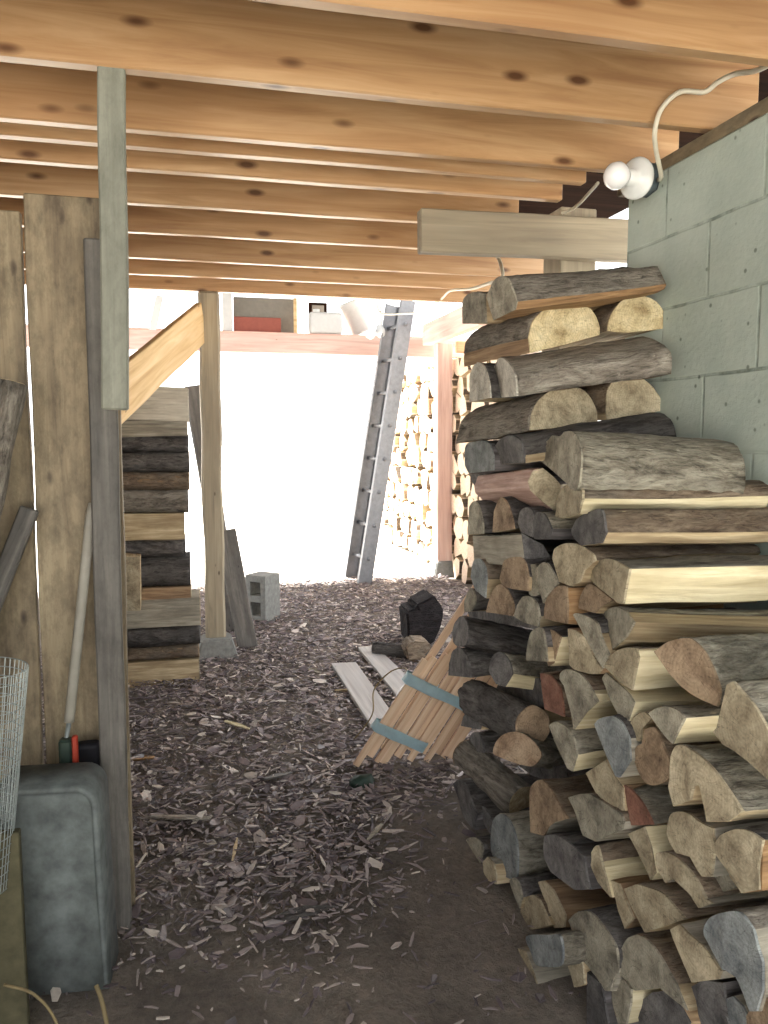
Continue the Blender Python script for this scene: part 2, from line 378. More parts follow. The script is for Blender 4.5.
def round_poly(r, sq=1.0, n=12, wob=.08):
    return [Vector((math.cos(2*PI*i/n)*r*sq*(1+random.uniform(-wob, wob)), math.sin(2*PI*i/n)*r*(1+random.uniform(-wob, wob)))) for i in range(n)]

# ------------------------------------------------------------------ large structure
def ground_bm(x0, x1, y0, y1, nx, ny, amp, z):
    bm = bmesh.new(); V = []
    for i in range(nx+1):
        V.append([])
        for j in range(ny+1):
            x = x0+(x1-x0)*i/nx; y = y0+(y1-y0)*j/ny
            V[i].append(bm.verts.new((x, y, z+amp*noise.noise(Vector((x*2.2, y*2.2, 0)))+amp*.4*noise.noise(Vector((x*9, y*9, 3))))))
    for i in range(nx):
        for j in range(ny): bm.faces.new((V[i][j], V[i+1][j], V[i+1][j+1], V[i][j+1]))
    return bm
struct(link('floor', ground_bm(-3.2, 4.2, -1.2, 7.0, 120, 130, .012, -.012), M_SOIL, smooth=True))
struct(link('ground_outside', ground_bm(-60, 60, 6.95, 90, 30, 30, .0, -.02), M_GRAVEL))
struct(link('ground_behind', ground_bm(-60, 60, -60, -1.15, 20, 20, .0, -.02), M_GRAVEL))
# block wall, its end seen at its far edge
struct(link('wall_right', box_bm(1.33, 1.53, -1.2, 2.265, -.05, 2.05, .006), M_BLOCK))
bm = box_bm(0, 3.55, -.09, .09, -.02, .02, .003, 1, 8, .003)
link('wall_plate', bm, M_PLANK, None, frame(Vector((1.43, -1.2, 2.071)), Vector((0, 1, 0))))
tag(bpy.data.objects['wall_plate'], 'flat grey timber plate lying along the top of the block wall', 'wall plate')
# roof boards over the joists
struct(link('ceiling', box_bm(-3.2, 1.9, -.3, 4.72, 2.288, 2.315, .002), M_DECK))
struct(link('wall_left_blocker', box_bm(-1.35, -1.3, -.3, 4.3, -.05, 2.1, .003), M_PLANK))  # unseen wall, added to block light and darken the lower left
# ------------------------------------------------------------------ joists: from the photograph's lower edges
JY = [(1.10, 'nearest of all at the top edge'), (1.532, 'running over the top right corner, second from the front'), (1.906, 'long knotty one that the greenish stud is nailed under'),
      (2.26, 'just behind the knotty one above the greenish stud'), (2.417, 'thin strip squeezed close behind the fourth joist from the front'), (2.588, 'first one that stops at the short post by the wall'),
      (2.962, 'level with the top of the short grey board'), (3.376, 'crossing behind the middle of the short grey board'), (3.86, 'third from the far end of the roof'),
      (4.241, 'second from the far end of the roof'), (4.66, 'last one at the far end, resting on the leaning middle post')]
for i, (y, d) in enumerate(JY):
    x1 = 1.50 if i < 4 else (1.27 if i < 8 else 1.9)
    o = beam('ceiling_joist', Vector((-3.1, y+.019, 2.193)), Vector((x1, y+.019, 2.193)), .038, .186 if i != 4 else .17, M_JOIST)
    tag(o, 'orange pine ceiling joist, '+d, 'joist', 'ceiling joists')
# ------------------------------------------------------------------ the firewood pile
def px(crop, x, y): ox, oy, s_ = CROP[crop]; return (ox+x/s_, oy+y/s_)
W = 'grey'
LOGS = [
 # tower at the far end of the pile
 ('A', '150,150* 175,95* 215,92* 245,165 240,190 172,224', 'top log of the whole pile, barked split log with an orange torn side', dict(X=.84, far=px('A', 715, 95), end='grey', bark='grey', spl='orange', taper=.75, Lk=.92)),
 ('A', '72,170* 85,145* 115,135* 143,140 148,232 74,235', 'short-looking pale log end poking out left of the top log', dict(X=.88, end='grey', bark='brown')),
 ('A', '285,282* 300,225* 350,185* 420,172* 480,190* 507,240* 507,272 400,302 290,328', 'pale round-topped half log facing out directly under the top log', dict(Y=2.08, far=px('A', 165, 300), end='pale', bark='grey', spl='brown')),
 ('A', '537,258* 545,215* 580,165* 630,146* 690,165* 718,210* 722,250 600,264', 'pale half log facing out under the right end of the top log, beside the wall', dict(Y=2.06, end='pale', bark='brown')),
 ('A', '95,485 96,400* 115,362* 140,372* 156,420* 161,472', 'left one of two whitish half log ends in the third layer of the tower', dict(X=.88, end='white', bark='dark')),
 ('A', '169,474 173,380* 190,347* 215,357* 240,400* 246,467', 'long grey barked half log filling the third layer, with a whitish left end', dict(X=.88, far=px('A', 705, 325), end='white', bark='grey', Lk=.91, spl='brown')),
 ('A', '290,576* 300,510* 340,460* 400,438* 460,450* 495,500* 503,545 500,556', 'brownish half log facing out in the fourth layer, dark ring stain at its middle', dict(Y=2.07, far=px('A', 160, 560), end='tan', bark='grey', spl='brown')),
 ('A', '532,520* 537,450* 570,408* 620,402* 670,430* 706,480* 705,515 620,530 535,542', 'half log facing out in the fourth layer beside the wall, dark heart stain', dict(Y=2.05, end='tan', bark='brown')),
 ('B', '106,190 107,120* 125,97* 180,88* 213,102 228,150 228,214 125,226', 'dark blue-grey log end furthest left in the fifth layer', dict(X=.88, end='blue', bark='dark', spl='dark')),
 ('B', '234,188 237,110* 265,77* 310,68* 345,92* 359,150 359,183', 'dark log end in the fifth layer beside the thick heart-ended log', dict(X=.88, far=(655, 427), taper=1.3, end='dark', bark='dark')),
 ('B', '427,170 450,125* 468,118 457,92 480,67* 508,76 530,52* 568,52* 597,110* 602,180* 590,284* 562,294 520,248', 'thick barked log with a heart-shaped sawn end, largest in the upper pile', dict(X=.89, far=(735, 464), end='grey', bark='moss', Lk=.86)),
 ('B', '377,262 400,215 440,207 488,247 517,282 500,330 490,388 440,350 387,300', 'pinkish split log pointing out below the heart-ended log', dict(Y=1.95, far=(485, 490), end='tan', spl='pink')),
 ('B', '117,488 127,370* 145,347* 165,367* 183,440* 184,484', 'narrow pointed log end furthest left in the seventh layer', dict(X=.88, end='grey', bark='dark')),
 ('B', '227,478 232,390* 255,332* 285,352* 308,420* 316,464', 'arched reddish-grey log end with dark bark right of the narrow pointed one', dict(X=.88, end='brown', bark='dark')),
 ('B', '332,435 342,390* 365,374* 393,387* 400,430* 397,500 348,480', 'small dark log end left of the double-fluted one', dict(X=.885, end='dark', bark='dark', spl='dark')),
 ('B', '404,508 403,420* 415,395* 447,405* 476,465 466,505', 'small dark fluted log end below the pinkish split log', dict(X=.885, end='dark', bark='moss', spl='dark')),
 ('B', '350,484* 382,502* 438,532 472,588 395,622 366,618', 'dark triangular log end wedged under the small fluted log', dict(Y=1.98, far=(480, 548), end='dark', bark='moss', spl='grey')),
 ('P5', '237,130 247,50* 268,0* 310,-5* 348,60* 358,150 350,290 275,232', 'tall narrow blue-grey log end at the pile edge above the lath bundle', dict(X=.88, end='blue', bark='brown')),
 ('P5', '462,140 472,80* 492,10* 550,-18* 618,-18* 657,30* 677,130 672,236 565,222 482,200', 'round-topped warm grey log end, second in from the edge above the dark split gap', dict(X=.88, end='brown', bark='dark')),
 ('P5', '684,50* 738,42* 752,150* 750,262* 692,262* 682,130*', 'slim lichen-grey barked piece standing between two round-topped ends', dict(X=.89, end='grey', bark='moss')),
 ('Q1', '38,62* 72,22* 108,22* 148,80* 180,150 102,238 87,275 62,200', 'grey arched log end under the dark triangular one', dict(X=.88, end='grey', bark='dark')),
 ('B', '482,590* 492,550* 540,527* 600,537* 648,570* 662,600 615,642 600,688 562,708 512,690', 'large pale rounded log end left of the wedge-ended pale split log', dict(X=.88, end='tan', bark='brown')),
 ('B', '492,410 498,345* 525,290* 575,270* 606,292* 610,335 592,398 522,418', 'long flat pale split log with bark along its back, lying under the thick heart-ended log', dict(X=.88, far=(752, 500), end='tan', bark='brown', spl='pale')),
 ('B', '562,472* 588,420* 640,393* 690,386* 708,480 690,524 602,535 572,500', 'long barked log with a dark oval end, third step down beside the wall', dict(X=.88, far=(764, 526), end='dark', bark='brown', spl='tan')),
 ('Q1', '352,90 400,32* 460,2* 520,-3* 637,57 598,278 562,273 450,180', 'long bright yellow split log with a flat clean side and grey bark on top', dict(X=.88, far=(800, 574), end='tan', bark='grey', spl='pale')),
 ('Q1', '443,390 470,342* 520,308* 560,303* 618,332 666,400 618,488 522,576 492,530', 'lichen-barked long log lying under the bright yellow split log', dict(X=.88, far=(830, 628), end='grey', bark='moss', spl='tan')),
 ('Q4', '87,312 170,252* 250,233* 308,237* 378,300* 428,390* 467,490* 480,550* 463,636 350,588 300,558 250,518 180,440', 'big brown half-round log end under the lichen-barked long log', dict(X=.87, far=(850, 655), end='brown', bark='moss', spl='brown')),
 # the middle of the pile
 ('Q1', '92,370* 97,290* 130,212* 180,168* 233,173 243,300 238,408 170,393', 'round reddish log end with a bright orange splinter on its side', dict(X=.88, end='brown', bark='brown', spl='orange')),
 ('Q1', '312,308* 322,240* 350,182* 388,153* 448,192 535,258 450,298 418,338', 'dark brown log end tucked under the wedge of the bright yellow split log', dict(X=.89, end='brown', bark='dark')),
 ('P5', '568,430 592,350* 640,283* 698,288* 746,340* 764,430 757,512 640,478', 'round greenish-grey log end above the small dark barked one', dict(X=.88, end='grey', bark='dark')),
 ('P5', '358,400* 372,330* 412,230* 460,188* 508,218* 557,320* 566,400 550,428 440,410', 'arched pinkish-grey log end directly above the long mossy dark log', dict(X=.88, end='brown', bark='dark')),
 ('P5', '186,396 190,312* 230,218* 262,252* 272,320* 238,393', 'pale grey sliver of log end at the very edge of the pile beside the lath', dict(X=.9, end='grey', bark='dark')),
 ('P5', '98,595* 102,525* 133,460* 172,434* 205,475* 214,560* 200,648* 125,655*', 'long mossy dark log sticking out furthest over the lath bundle', dict(X=.86, far=(592, 656), end='dark', bark='dark')),
 ('Q1', '-22,640 -18,560* 0,482* 30,442* 78,442* 103,560 112,648', 'grey-green upright log end right of the long mossy dark log', dict(X=.85, end='grey', bark='dark')),
 ('Q1', '68,510 92,470* 130,447* 196,492 150,658 122,676', 'brown log end with a pale split edge, right of the grey-green one', dict(X=.87, end='brown', bark='dark', spl='pale')),
 ('Q1', '247,442 290,452 348,490 398,600 460,698 438,727 380,727 282,698 257,670', 'long angular tan log end under the orange splinter', dict(X=.87, end='tan', spl='brown')),
 ('Q1', '278,352* 300,342* 360,362* 428,402* 448,470 506,600 468,690 422,620 342,470', 'slanted smooth grey log end right of the long angular tan one', dict(X=.87, end='grey', bark='dark')),
 ('E', '72,368* 100,322* 150,292* 207,292 217,330 188,468 140,438', 'fan-shaped tan log end with a wide yellow split side, left of the big brown half-round', dict(X=.87, end='tan', bark='brown', spl='pale')),
 ('E', '63,420 77,397 140,450 178,490 196,520 168,606 132,578 83,480', 'grooved grey log end below the fan-shaped one', dict(X=.88, end='grey', spl='pale')),
 ('P6', '68,270 73,180* 97,92* 140,63* 178,83* 217,150* 236,288', 'dark arched log end at the edge just under the long mossy dark log', dict(X=.86, end='dark', bark='dark')),
 ('P6', '378,240* 392,150* 430,103* 480,98* 537,170* 557,260 537,298 500,356 432,338', 'mossy dark round log end with a pale torn lower edge', dict(X=.88, far=(600, 683), end='dark', bark='moss', spl='pale')),
 ('P6', '163,658 177,600* 215,533* 260,503* 300,513* 337,570 308,686', 'dark humped log end at the pile edge beside the blue tape', dict(X=.87, end='dark', bark='dark')),
 ('P7', '198,108* 193,52* 212,18* 248,22* 272,80* 280,146 212,136', 'short black log end with a white fungus patch below the humped one', dict(X=.9, end='dark', bark='dark', spl='white' if False else 'grey')),
 ('P7', '413,150* 418,82* 445,28* 490,13* 538,50* 577,120* 586,170* 558,228* 500,213* 440,178*', 'round orange-tan log end with lichened bark beside the black short log', dict(X=.88, far=(592, 757), end='orange', bark='moss')),
 ('F', '387,478* 384,320* 396,277* 430,257* 468,290* 508,360* 546,420 470,440 445,492', 'large brown arched log end in the middle of the lower pile', dict(X=.87, end='brown', bark='brown', spl='grey')),
 ('Q2', '123,360* 150,337* 198,342* 248,380* 287,460* 300,538 270,645 242,626 182,500', 'slim log end like a slice with shiny bark and a yellow underside', dict(X=.87, end='grey', bark='moss', spl='pale')),
 ('Q2', '68,22 130,32* 188,110* 208,200* 217,296 98,248', 'brick-red triangular log end under the brown one with a pale split edge', dict(X=.88, end='red', bark='brown', spl='brown')),
 ('Q2', '193,60* 202,22* 240,-2* 328,32* 398,130 436,200 360,268 282,376 262,230 242,130', 'big grey log end with a pale crescent tear along its bottom', dict(X=.87, end='grey', bark='brown', spl='pale')),
 ('Q2', '415,350* 450,313* 530,298* 588,340* 635,440 645,578 570,686 552,676 502,580', 'smooth bluish-grey rounded log end in the middle of the pile', dict(X=.86, end='blue', bark='dark', spl='grey')),
 ('G', '-8,227 75,173 108,235 148,290 152,386 110,376 32,308', 'pale rough square log end under the smooth bluish-grey one', dict(X=.87, end='tan', spl='tan')),
 ('Q3', '248,177 310,158 390,157* 478,212* 578,282* 596,330 586,378 420,455 342,418 293,270', 'flat-topped pale grey log end left of the dark-red one', dict(X=.86, end='grey', bark='brown', spl='grey')),
 ('Q3', '95,560* 90,450* 112,418* 180,423* 258,473 346,552 366,680 383,760 283,764 135,650', 'black wet-looking thick log in the lower pile', dict(X=.86, end='dark', bark='dark', spl='dark')),
 ('G', '12,620 17,565* 40,537* 58,600 82,690 97,755 42,690', 'clean yellow split log with a rounded grey edge right of the black log', dict(X=.86, end='tan', bark='brown', spl='pale')),
 ('H', '363,53 385,62 422,150 400,176 382,130', 'small slim log end under the clean yellow split log', dict(X=.87, end='tan', spl='brown')),
 ('G', '153,278 180,292* 228,350* 270,430* 275,446 188,448 168,350', 'dark-red cut log end with grey bark', dict(X=.87, end='red', bark='moss', spl='brown')),
 ('G', '173,487 240,458 268,540 287,650 267,680 232,600', 'yellowish wedge of log end below the dark-red one', dict(X=.87, end='tan', spl='pale')),
 ('G', '197,150* 212,112* 248,97 242,42* 283,33* 308,80* 328,130* 347,180* 346,250* 270,277* 222,230*', 'brown log end split in a fan of radial cracks', dict(X=.87, end='brown', bark='brown')),
 ('E', '175,625* 198,587* 240,565* 272,590 228,640 223,688 198,678', 'small pale hooked log end above the radially cracked one', dict(X=.88, end='tan', bark='brown')),
 ('Q5', '53,80* 110,48* 180,43* 238,72* 266,110 195,260 142,208 93,130', 'grey quarter log end with a yellow underside beneath the big brown half-round', dict(X=.86, end='grey', bark='moss', spl='pale')),
 ('Q5', '443,190 507,128 494,20 522,-88 560,-108* 640,-18* 700,60* 778,200* 890,420* 820,515 740,447 600,318 502,266', 'huge pale ragged log end at the right side below the big brown half-round', dict(X=.84, end='tan', bark='moss', spl='tan')),
 ('Q5', '172,518* 192,340* 230,273* 328,313* 428,403* 517,520* 612,665 520,726 402,726 373,560 352,490 322,518 302,600 202,636', 'arch-shaped pale log end hollowed out by rot at its bottom', dict(X=.85, end='tan', bark='moss', spl='tan')),
 ('Q6', '163,200* 182,102* 220,73* 288,83* 358,133 436,172 450,288 428,456 373,456 302,338 222,318 183,260', 'smooth wavy tan log end right below the hollow arch', dict(X=.86, end='tan', bark='brown', spl='grey')),
 ('Q6', '93,380 103,320* 150,313* 228,352* 328,462* 396,590 432,618 350,646 282,528 202,468 152,496', 'knobbly elongated pale log end pointing down right under the wavy one', dict(X=.85, end='tan', bark='brown', spl='grey')),
 ('Q6', '434,290 482,212* 570,178* 658,192* 736,242 708,400 716,536 612,556 562,478', 'large clean pale log end with a rusty streak at its right edge', dict(X=.85, end='tan', bark='dark', spl='orange')),
 ('Q6', '443,500 462,442* 500,423 576,528 482,556', 'small grey log end behind the rusty-streaked one', dict(X=.89, end='grey', bark='dark')),
 ('H', '398,75 430,63* 488,82* 518,110* 555,152 450,186 427,140', 'yellow-ended log with brown bark below the knobbly elongated one', dict(X=.85, end='tan', bark='brown', spl='tan')),
 # the foot of the pile
 ('Q7', '53,150* 102,102* 180,98* 258,182* 336,310* 346,440 300,564 272,564 222,488 152,398 93,270', 'tall pale grey-green log end with bark dots near the foot of the pile', dict(X=0.83, end='grey', bark='dark', spl='grey')),
 ('Q7', '3,280 40,253 72,272 108,350 146,430 127,536 92,536 62,438 22,360', 'thin yellowish log end left of the tall grey-green one at the foot', dict(X=0.83, end='tan', spl='brown')),
 ('Q7', '358,440* 367,340* 402,263* 470,238* 528,272* 597,360* 695,530 760,684 700,636 600,552 450,566 402,492 362,478', 'wide pale log end with white split underside, near the foot', dict(X=.84, end='grey', bark='brown', spl='tan')),
 ('Q7', '313,560* 342,523* 388,508* 427,560 427,640 400,764 352,764 322,660', 'small log end with a white torn side under the wide pale one', dict(X=0.845, end='grey', bark='dark', spl='pale')),
 ('Q8', '183,202 240,173 288,222 378,302 486,450 468,496 312,516 242,358', 'flat pale slab-like log end left of the huge blue-grey one', dict(X=.83, end='tan', spl='grey')),
 ('Q8', '388,240* 393,190* 422,133* 500,103* 598,103* 676,200 736,400 736,560 700,686 662,686 602,538 562,458 502,438 433,330', 'huge blue-grey weathered log at the lower right corner', dict(X=.82, end='blue', bark='grey', spl='grey')),
 ('Q8', '313,545 380,505 498,523 536,768 380,800', 'dark log end under the flat pale slab', dict(X=.84, end='dark', bark='dark', spl='dark')),
 ('Q8', '503,622 560,603 618,662 646,720 638,830 532,830', 'grey log end at the bottom right beneath the huge blue-grey one', dict(X=.84, end='blue', spl='grey')),
 ('P8', '398,540* 388,470* 412,393* 460,353* 507,382* 557,490 584,543 432,576', 'tan round-topped log end near the floor, left of the slim upright one', dict(X=0.852, end='tan', bark='brown')),
 ('P8', '318,260* 345,243* 378,280* 398,368 380,436 352,370', 'narrow tilted log end by the dirt floor under the big grey disc', dict(X=0.84, end='grey', bark='dark')),
 ('P8', '503,270 540,262 598,320 676,480 667,556 602,560 562,440', 'slim slanted pale log end under the black wet log', dict(X=.86, end='tan', spl='brown')),
 ('H', '124,228 143,237 163,290 178,336 142,312', 'thin split log lying on the dirt under the bluish barked short log', dict(X=0.785, end='tan', spl='grey')),
 ('H', '146,197* 200,194* 233,198* 236,268* 200,274* 172,270* 158,240*', 'bluish barked short log just above the dirt at the foot of the pile', dict(X=0.775, end='blue', bark='moss')),
 ('H', '238,207* 260,213* 288,262 295,318 270,327 252,270', 'pale slip of log end right of the bluish barked short log', dict(X=0.825, end='tan', bark='dark')),
 ('H', '303,290 338,320 357,418 350,440 303,425', 'dark blue-black slab of wood at the very foot of the pile', dict(X=0.83, end='dark', spl='dark')),
 ('H', '432,372 470,342 520,335 566,418 560,450 440,440', 'dark log at the bottom edge under the wide pale log', dict(X=.87, end='dark', spl='brown')),
 # filler logs added in the gaps, their dark tone stands in for shade
 ('D', '120,128 150,112* 260,110* 400,120* 440,180 430,215 300,190 130,170', 'shade-dark filler log in the gap above the long mossy dark log', dict(X=.99, end='dark', bark='dark', spl='dark')),
 ('D', '240,470 260,425 420,420 450,470 440,540 330,530 270,500', 'shade-dark filler log in the gap right of the rough slanting dark log', dict(X=.99, end='dark', bark='dark', spl='dark')),
 ('F', '340,195 370,182 440,192 540,205 545,250 470,258 400,240', 'shade-dark filler log under the orange-tan round end', dict(X=1.0, end='dark', bark='dark', spl='dark')),
 ('B', '150,492 160,480 345,482 352,560 345,590 160,575 150,540', 'shade-dark filler log under the narrow pointed end of the seventh layer', dict(X=.97, L=.34, end='dark', bark='dark', spl='dark')),
 ('B', '130,232 360,205 425,200 420,240 380,262 150,285', 'shade-dark filler log under the two dark ends of the fifth layer', dict(X=1.0, L=.3, end='dark', bark='dark', spl='dark')),
 # lower left corner
 ('P7', '88,345 112,322* 158,342* 198,440* 236,540 218,636 152,560', 'dark old log beside the lath bundle near the floor', dict(X=.86, end='dark', bark='dark', spl='dark')),
 ('P7', '253,500* 280,492* 328,560 318,656 282,600', 'small dark log between the dark old log and the big grey disc', dict(X=.88, end='dark', bark='dark', spl='dark')),
 ('F', '217,520* 227,432* 260,403* 298,432* 328,520* 332,620* 322,676* 270,658* 232,590*', 'big grey disc-like round log end with a dark rim, near the floor', dict(X=.86, end='blue', bark='moss')),
 ('F', '103,560* 112,512* 150,503* 182,540* 173,600* 163,617* 132,598*', 'smooth grey round log end nearest the lath bundle on the floor', dict(X=0.84, end='grey', bark='dark')),
 ('P8', '148,140 177,108* 218,152 233,220 228,282 177,257 152,220', 'yellowish short log end on the floor below the big grey disc', dict(X=0.83, end='tan', bark='moss')),
 ('Q8', '640,720 720,600 800,620 860,800 760,900 650,860', 'dark brown log at the very corner under the huge blue-grey one', dict(X=.83, end='brown', spl='brown')),
]
for c_, t_, l_, kw in LOGS: end_log(c_, t_, l_, **kw)
def long_log(a, b, r, label, bark, end, sq=1.0, taper=1.0):
    M = frame(a, b-a); P = round_poly(r, sq)
    return log(M, P, [True]*len(P), (b-a).length, label, PILE, bark=bark, end=end, taper=taper)
long_log(at(533, 727, X=.945), at(474, 696, X=.9), .06, 'rough dark log lying slantwise right beside the blue tape, above the black short log', 'dark', 'brown')
long_log(at(463, 752, X=.875), at(522, 800, X=.985), .048, 'smooth grey bark log slanting down to the right with a tan left end', 'grey', 'orange', taper=1.25)
# two logs behind the smooth slanting one and dark filler visible in the gaps
# ------------------------------------------------------------------ post and short board by the end of the block wall
o = beam('wooden_post', Vector((1.365, 2.72, -.02)), Vector((1.365, 2.72, 2.1)), .14, .14, M_POST, Vector((0, 1, 0)))
tag(o, 'square wooden post behind the tower of logs, beside the end of the block wall', 'post')
o = beam('short_board', Vector((.762, 2.55+.06, 1.974)), Vector((1.62, 2.55+.06, 1.985)), .05, .14, M_POST)
tag(o, 'short grey board fixed flat across the post below the joists', 'board')
# ------------------------------------------------------------------ lamp on the end of the wall plate
L0 = at(640, 179, Y=2.12); ax = (at(604, 174, Y=2.06)-L0); M = frame(L0, ax)
lamp = empty('bare_bulb_lamp', M, 'bare bulb in a white porcelain holder on a grey box beside the block wall', 'lamp')
def child(o, M): o.matrix_world = M; return o
b = lathe('junction_box', [(-.03, .045), (-.03, .05), (.008, .05), (.012, .046)], M, M_GBOX, None, 8); b.parent = lamp; b.matrix_parent_inverse = lamp.matrix_world.inverted()
def adopt(o, p): o.parent = p; o.matrix_parent_inverse = p.matrix_world.inverted(); return o
bpy.context.view_layer.update()
adopt(b, lamp)
d = adopt(lathe('porcelain_holder', [(.012, .057), (.018, .058), (.026, .05), (.032, .03), (.04, .024), (.062, .021), (.064, .018)], M, M_WHITE), lamp)
g = adopt(lathe('bulb', [(.055, .014), (.066, .015), (.076, .025), (.09, .034), (.106, .038), (.122, .034), (.136, .022), (.142, .009), (.143, .001)], M, M_BULB), lamp)
p = lambda x, y, Y: at(x, y, Y=Y)
tag(tube('power_cable', [p(646, 180, 2.11), p(658, 180, 2.09), p(661, 175, 2.0), p(656, 150, 1.93), p(655, 130, 1.885), p(662, 108, 1.88), p(680, 92, 1.87), p(704, 92, 1.86), p(718, 82, 1.84), p(735, 74, 1.82), p(755, 71, 1.78), p(775, 62, 1.74)], .0065, M_CABLE), 'white power cable looping from the lamp box up across the joists', 'cable')
tag(tube('power_cable', [p(598, 183, 2.2), p(590, 192, 2.3), p(580, 203, 2.42), p(571, 210, 2.5), p(562, 213, 2.545)], .005, M_CABLE), 'short white cable drooping from behind the bulb to the short board', 'cable')
tag(tube('power_cable', [p(494, 252, 2.9), p(500, 262, 2.9), p(502, 278, 2.8), p(490, 283, 3.0), p(470, 289, 3.5), p(450, 291, 4.2), p(440, 300, 4.7), p(420, 312, 5.3), p(400, 314, 5.8), p(384, 314, 6.1), p(378, 309, 6.2), p(378, 300, 6.2)], .007, M_CABLE), 'thin white cable hanging below the far joists from the pile to the ladder', 'cable')
# ------------------------------------------------------------------ left partition
GZ = .002
o = beam('wall_stud', at(116, 410, Y=1.93), at(112, 66, Y=1.93), .04, .058, M_GREEN, Vector((1, 0, 0)))
tag(o, 'greenish treated stud hanging from the knotty joist to head height', 'stud')
o = beam('thin_board', Vector((-.212, 2.07, 0)), Vector((-.2, 2.06, 1.765)), .022, .066, M_GREYW, Vector((1, 0, 0)))
tag(o, 'thin grey-brown upright board standing on the dirt in front of the wide plank', 'board')
def plank(name, x0, x1, zt, y, lean, mat, label):
    M = frame(Vector(((x0+x1)/2, y, GZ)), Vector((lean, 0, 1)), Vector((1, 0, 0)))
    o = link(name, box_bm(0, zt, -.014, .014, -(x1-x0)/2, (x1-x0)/2, .003, 1, 14, .004, x0*9), mat, None, M); return tag(o, label, 'plank')
plank('wide_plank', -.388, -.176, 1.885, 2.165, .004, M_PLANK, 'wide dusty yellow-brown plank standing upright, right of the narrow gap')
plank('wide_plank', -.615, -.394, 1.842, 2.17, .003, M_PLANK, 'dusty stained plank standing upright, left of the narrow gap')
for k, x in enumerate((-.83,)):
    plank('wide_plank', x, x+.212, 1.84+.02*(k % 2), 2.17, 0, M_PLANK, 'plank of the partition next to the stained one, outside the picture')
a = at(12, 382, Y=2.0); b_ = at(-28, 560, Y=1.95); d_ = b_-a; b_ = a+d_*((a.z-.035)/-d_.z)
P = round_poly(.034); o = log(frame(b_, a-b_), P, [True]*len(P), (a-b_).length, 'rough round pole leaning at the left edge in front of the stained plank', None, bark='grey', end='grey', name='pole')
o['category'] = 'pole'; o.name = 'leaning_pole'
a = at(30, 508, Y=2.1); b_ = at(-8, 605, Y=2.05); d_ = b_-a; b_ = a+d_*((a.z-.02)/-d_.z)
o = beam('leaning_stick', b_, a, .018, .045, M_GREYW, Vector((1, 0, 0))); tag(o, 'dark slat leaning against the stained plank below the rough pole', 'slat')
# tool
tp, tm, tb = at(92, 503, Y=2.1), at(69, 722, Y=2.06), at(64, 752, Y=2.055)
ft = tb+(tb-tm)*.9
rt = empty('long_handled_tool', Vector((ft.x, ft.y, GZ)), 'long grey handled tool with a red tip leaning on the wide plank', 'tool')
bpy.context.view_layer.update()
adopt(tube('handle', [tp, tp.lerp(tm, .3), tp.lerp(tm, .7), tm], [.008]+[.0125]*17+[.0125], M_TOOL, None, 10), rt)
adopt(tube('shaft', [tm, tb, ft], .006, M_WIRE, None, 8, 0), rt)
hp = at(66, 746, Y=2.05)
adopt(link('socket', box_bm(-.016, .016, -.016, .016, -.4, .03, .006), M_GCAP, None, Matrix.Translation(hp+Vector((0, 0, -.01)))), rt)
adopt(link('tip', box_bm(-.006, .008, -.008, .008, -.035, .045, .003), M_RED, None, Matrix.Translation(at(75, 753, Y=2.03))), rt)
bk = at(88, 762, Y=2.1)
bm = box_bm(-.028, .032, -.02, .02, -bk.z, .055, .012, 3)
tag(link('black_bucket', bm, M_BLACK, None, Matrix.Translation(bk)), 'black plastic tub edge showing behind the cement block beside the red tip', 'tub')
# scrap lying behind the block top
# cement block with a rounded shoulder
M = Matrix.Translation(Vector((-.335, 1.92, 0))) @ Matrix.Rotation(math.radians(-6), 4, 'Z')
bm = bmesh.new(); w2, hgt, rr = .118, .5, .05
prof = [(-w2+.0, 0), (-w2, hgt*.5), (-w2+.008, hgt-.006)]+[(-w2+.02, hgt)]+[(w2-rr+rr*math.sin(t), hgt-rr+rr*math.cos(t)) for t in [k*PI/12 for k in range(7)]]+[(w2+.004, hgt*.5), (w2+.012, 0)]
fr = [bm.verts.new((x, -.075, z)) for x, z in prof]; bk_ = [bm.verts.new((x*.96, .085, z*1.0)) for x, z in prof]
bm.faces.new(fr[::-1]); bm.faces.new(bk_)
for i in range(len(prof)): j = (i+1) % len(prof); bm.faces.new((fr[i], fr[j], bk_[j], bk_[i]))
bmesh.ops.recalc_face_normals(bm, faces=bm.faces[:])
bmesh.ops.bevel(bm, geom=[e for e in bm.edges if abs(e.verts[0].co.y-e.verts[1].co.y) < 1e-4], offset=.012, segments=3, affect='EDGES')
o = link('cement_block', bm, M_DCONC, None, M, True); tag(o, 'tall grey cement block with a rounded right shoulder standing below the planks', 'block')
# yellow-green board at the lower left edge
a = at(20, 830, Y=1.72); o = link('edge_board', box_bm(0, a.z, -.012, .012, -.09, 0, .002, 1, 4, .002), M_YEL, None, frame(Vector((a.x, 1.72, 0)), Vector((0, 0, 1)), Vector((1, 0, 0))))
tag(o, 'mossy yellow board standing at the lower left edge beside the cement block', 'board')
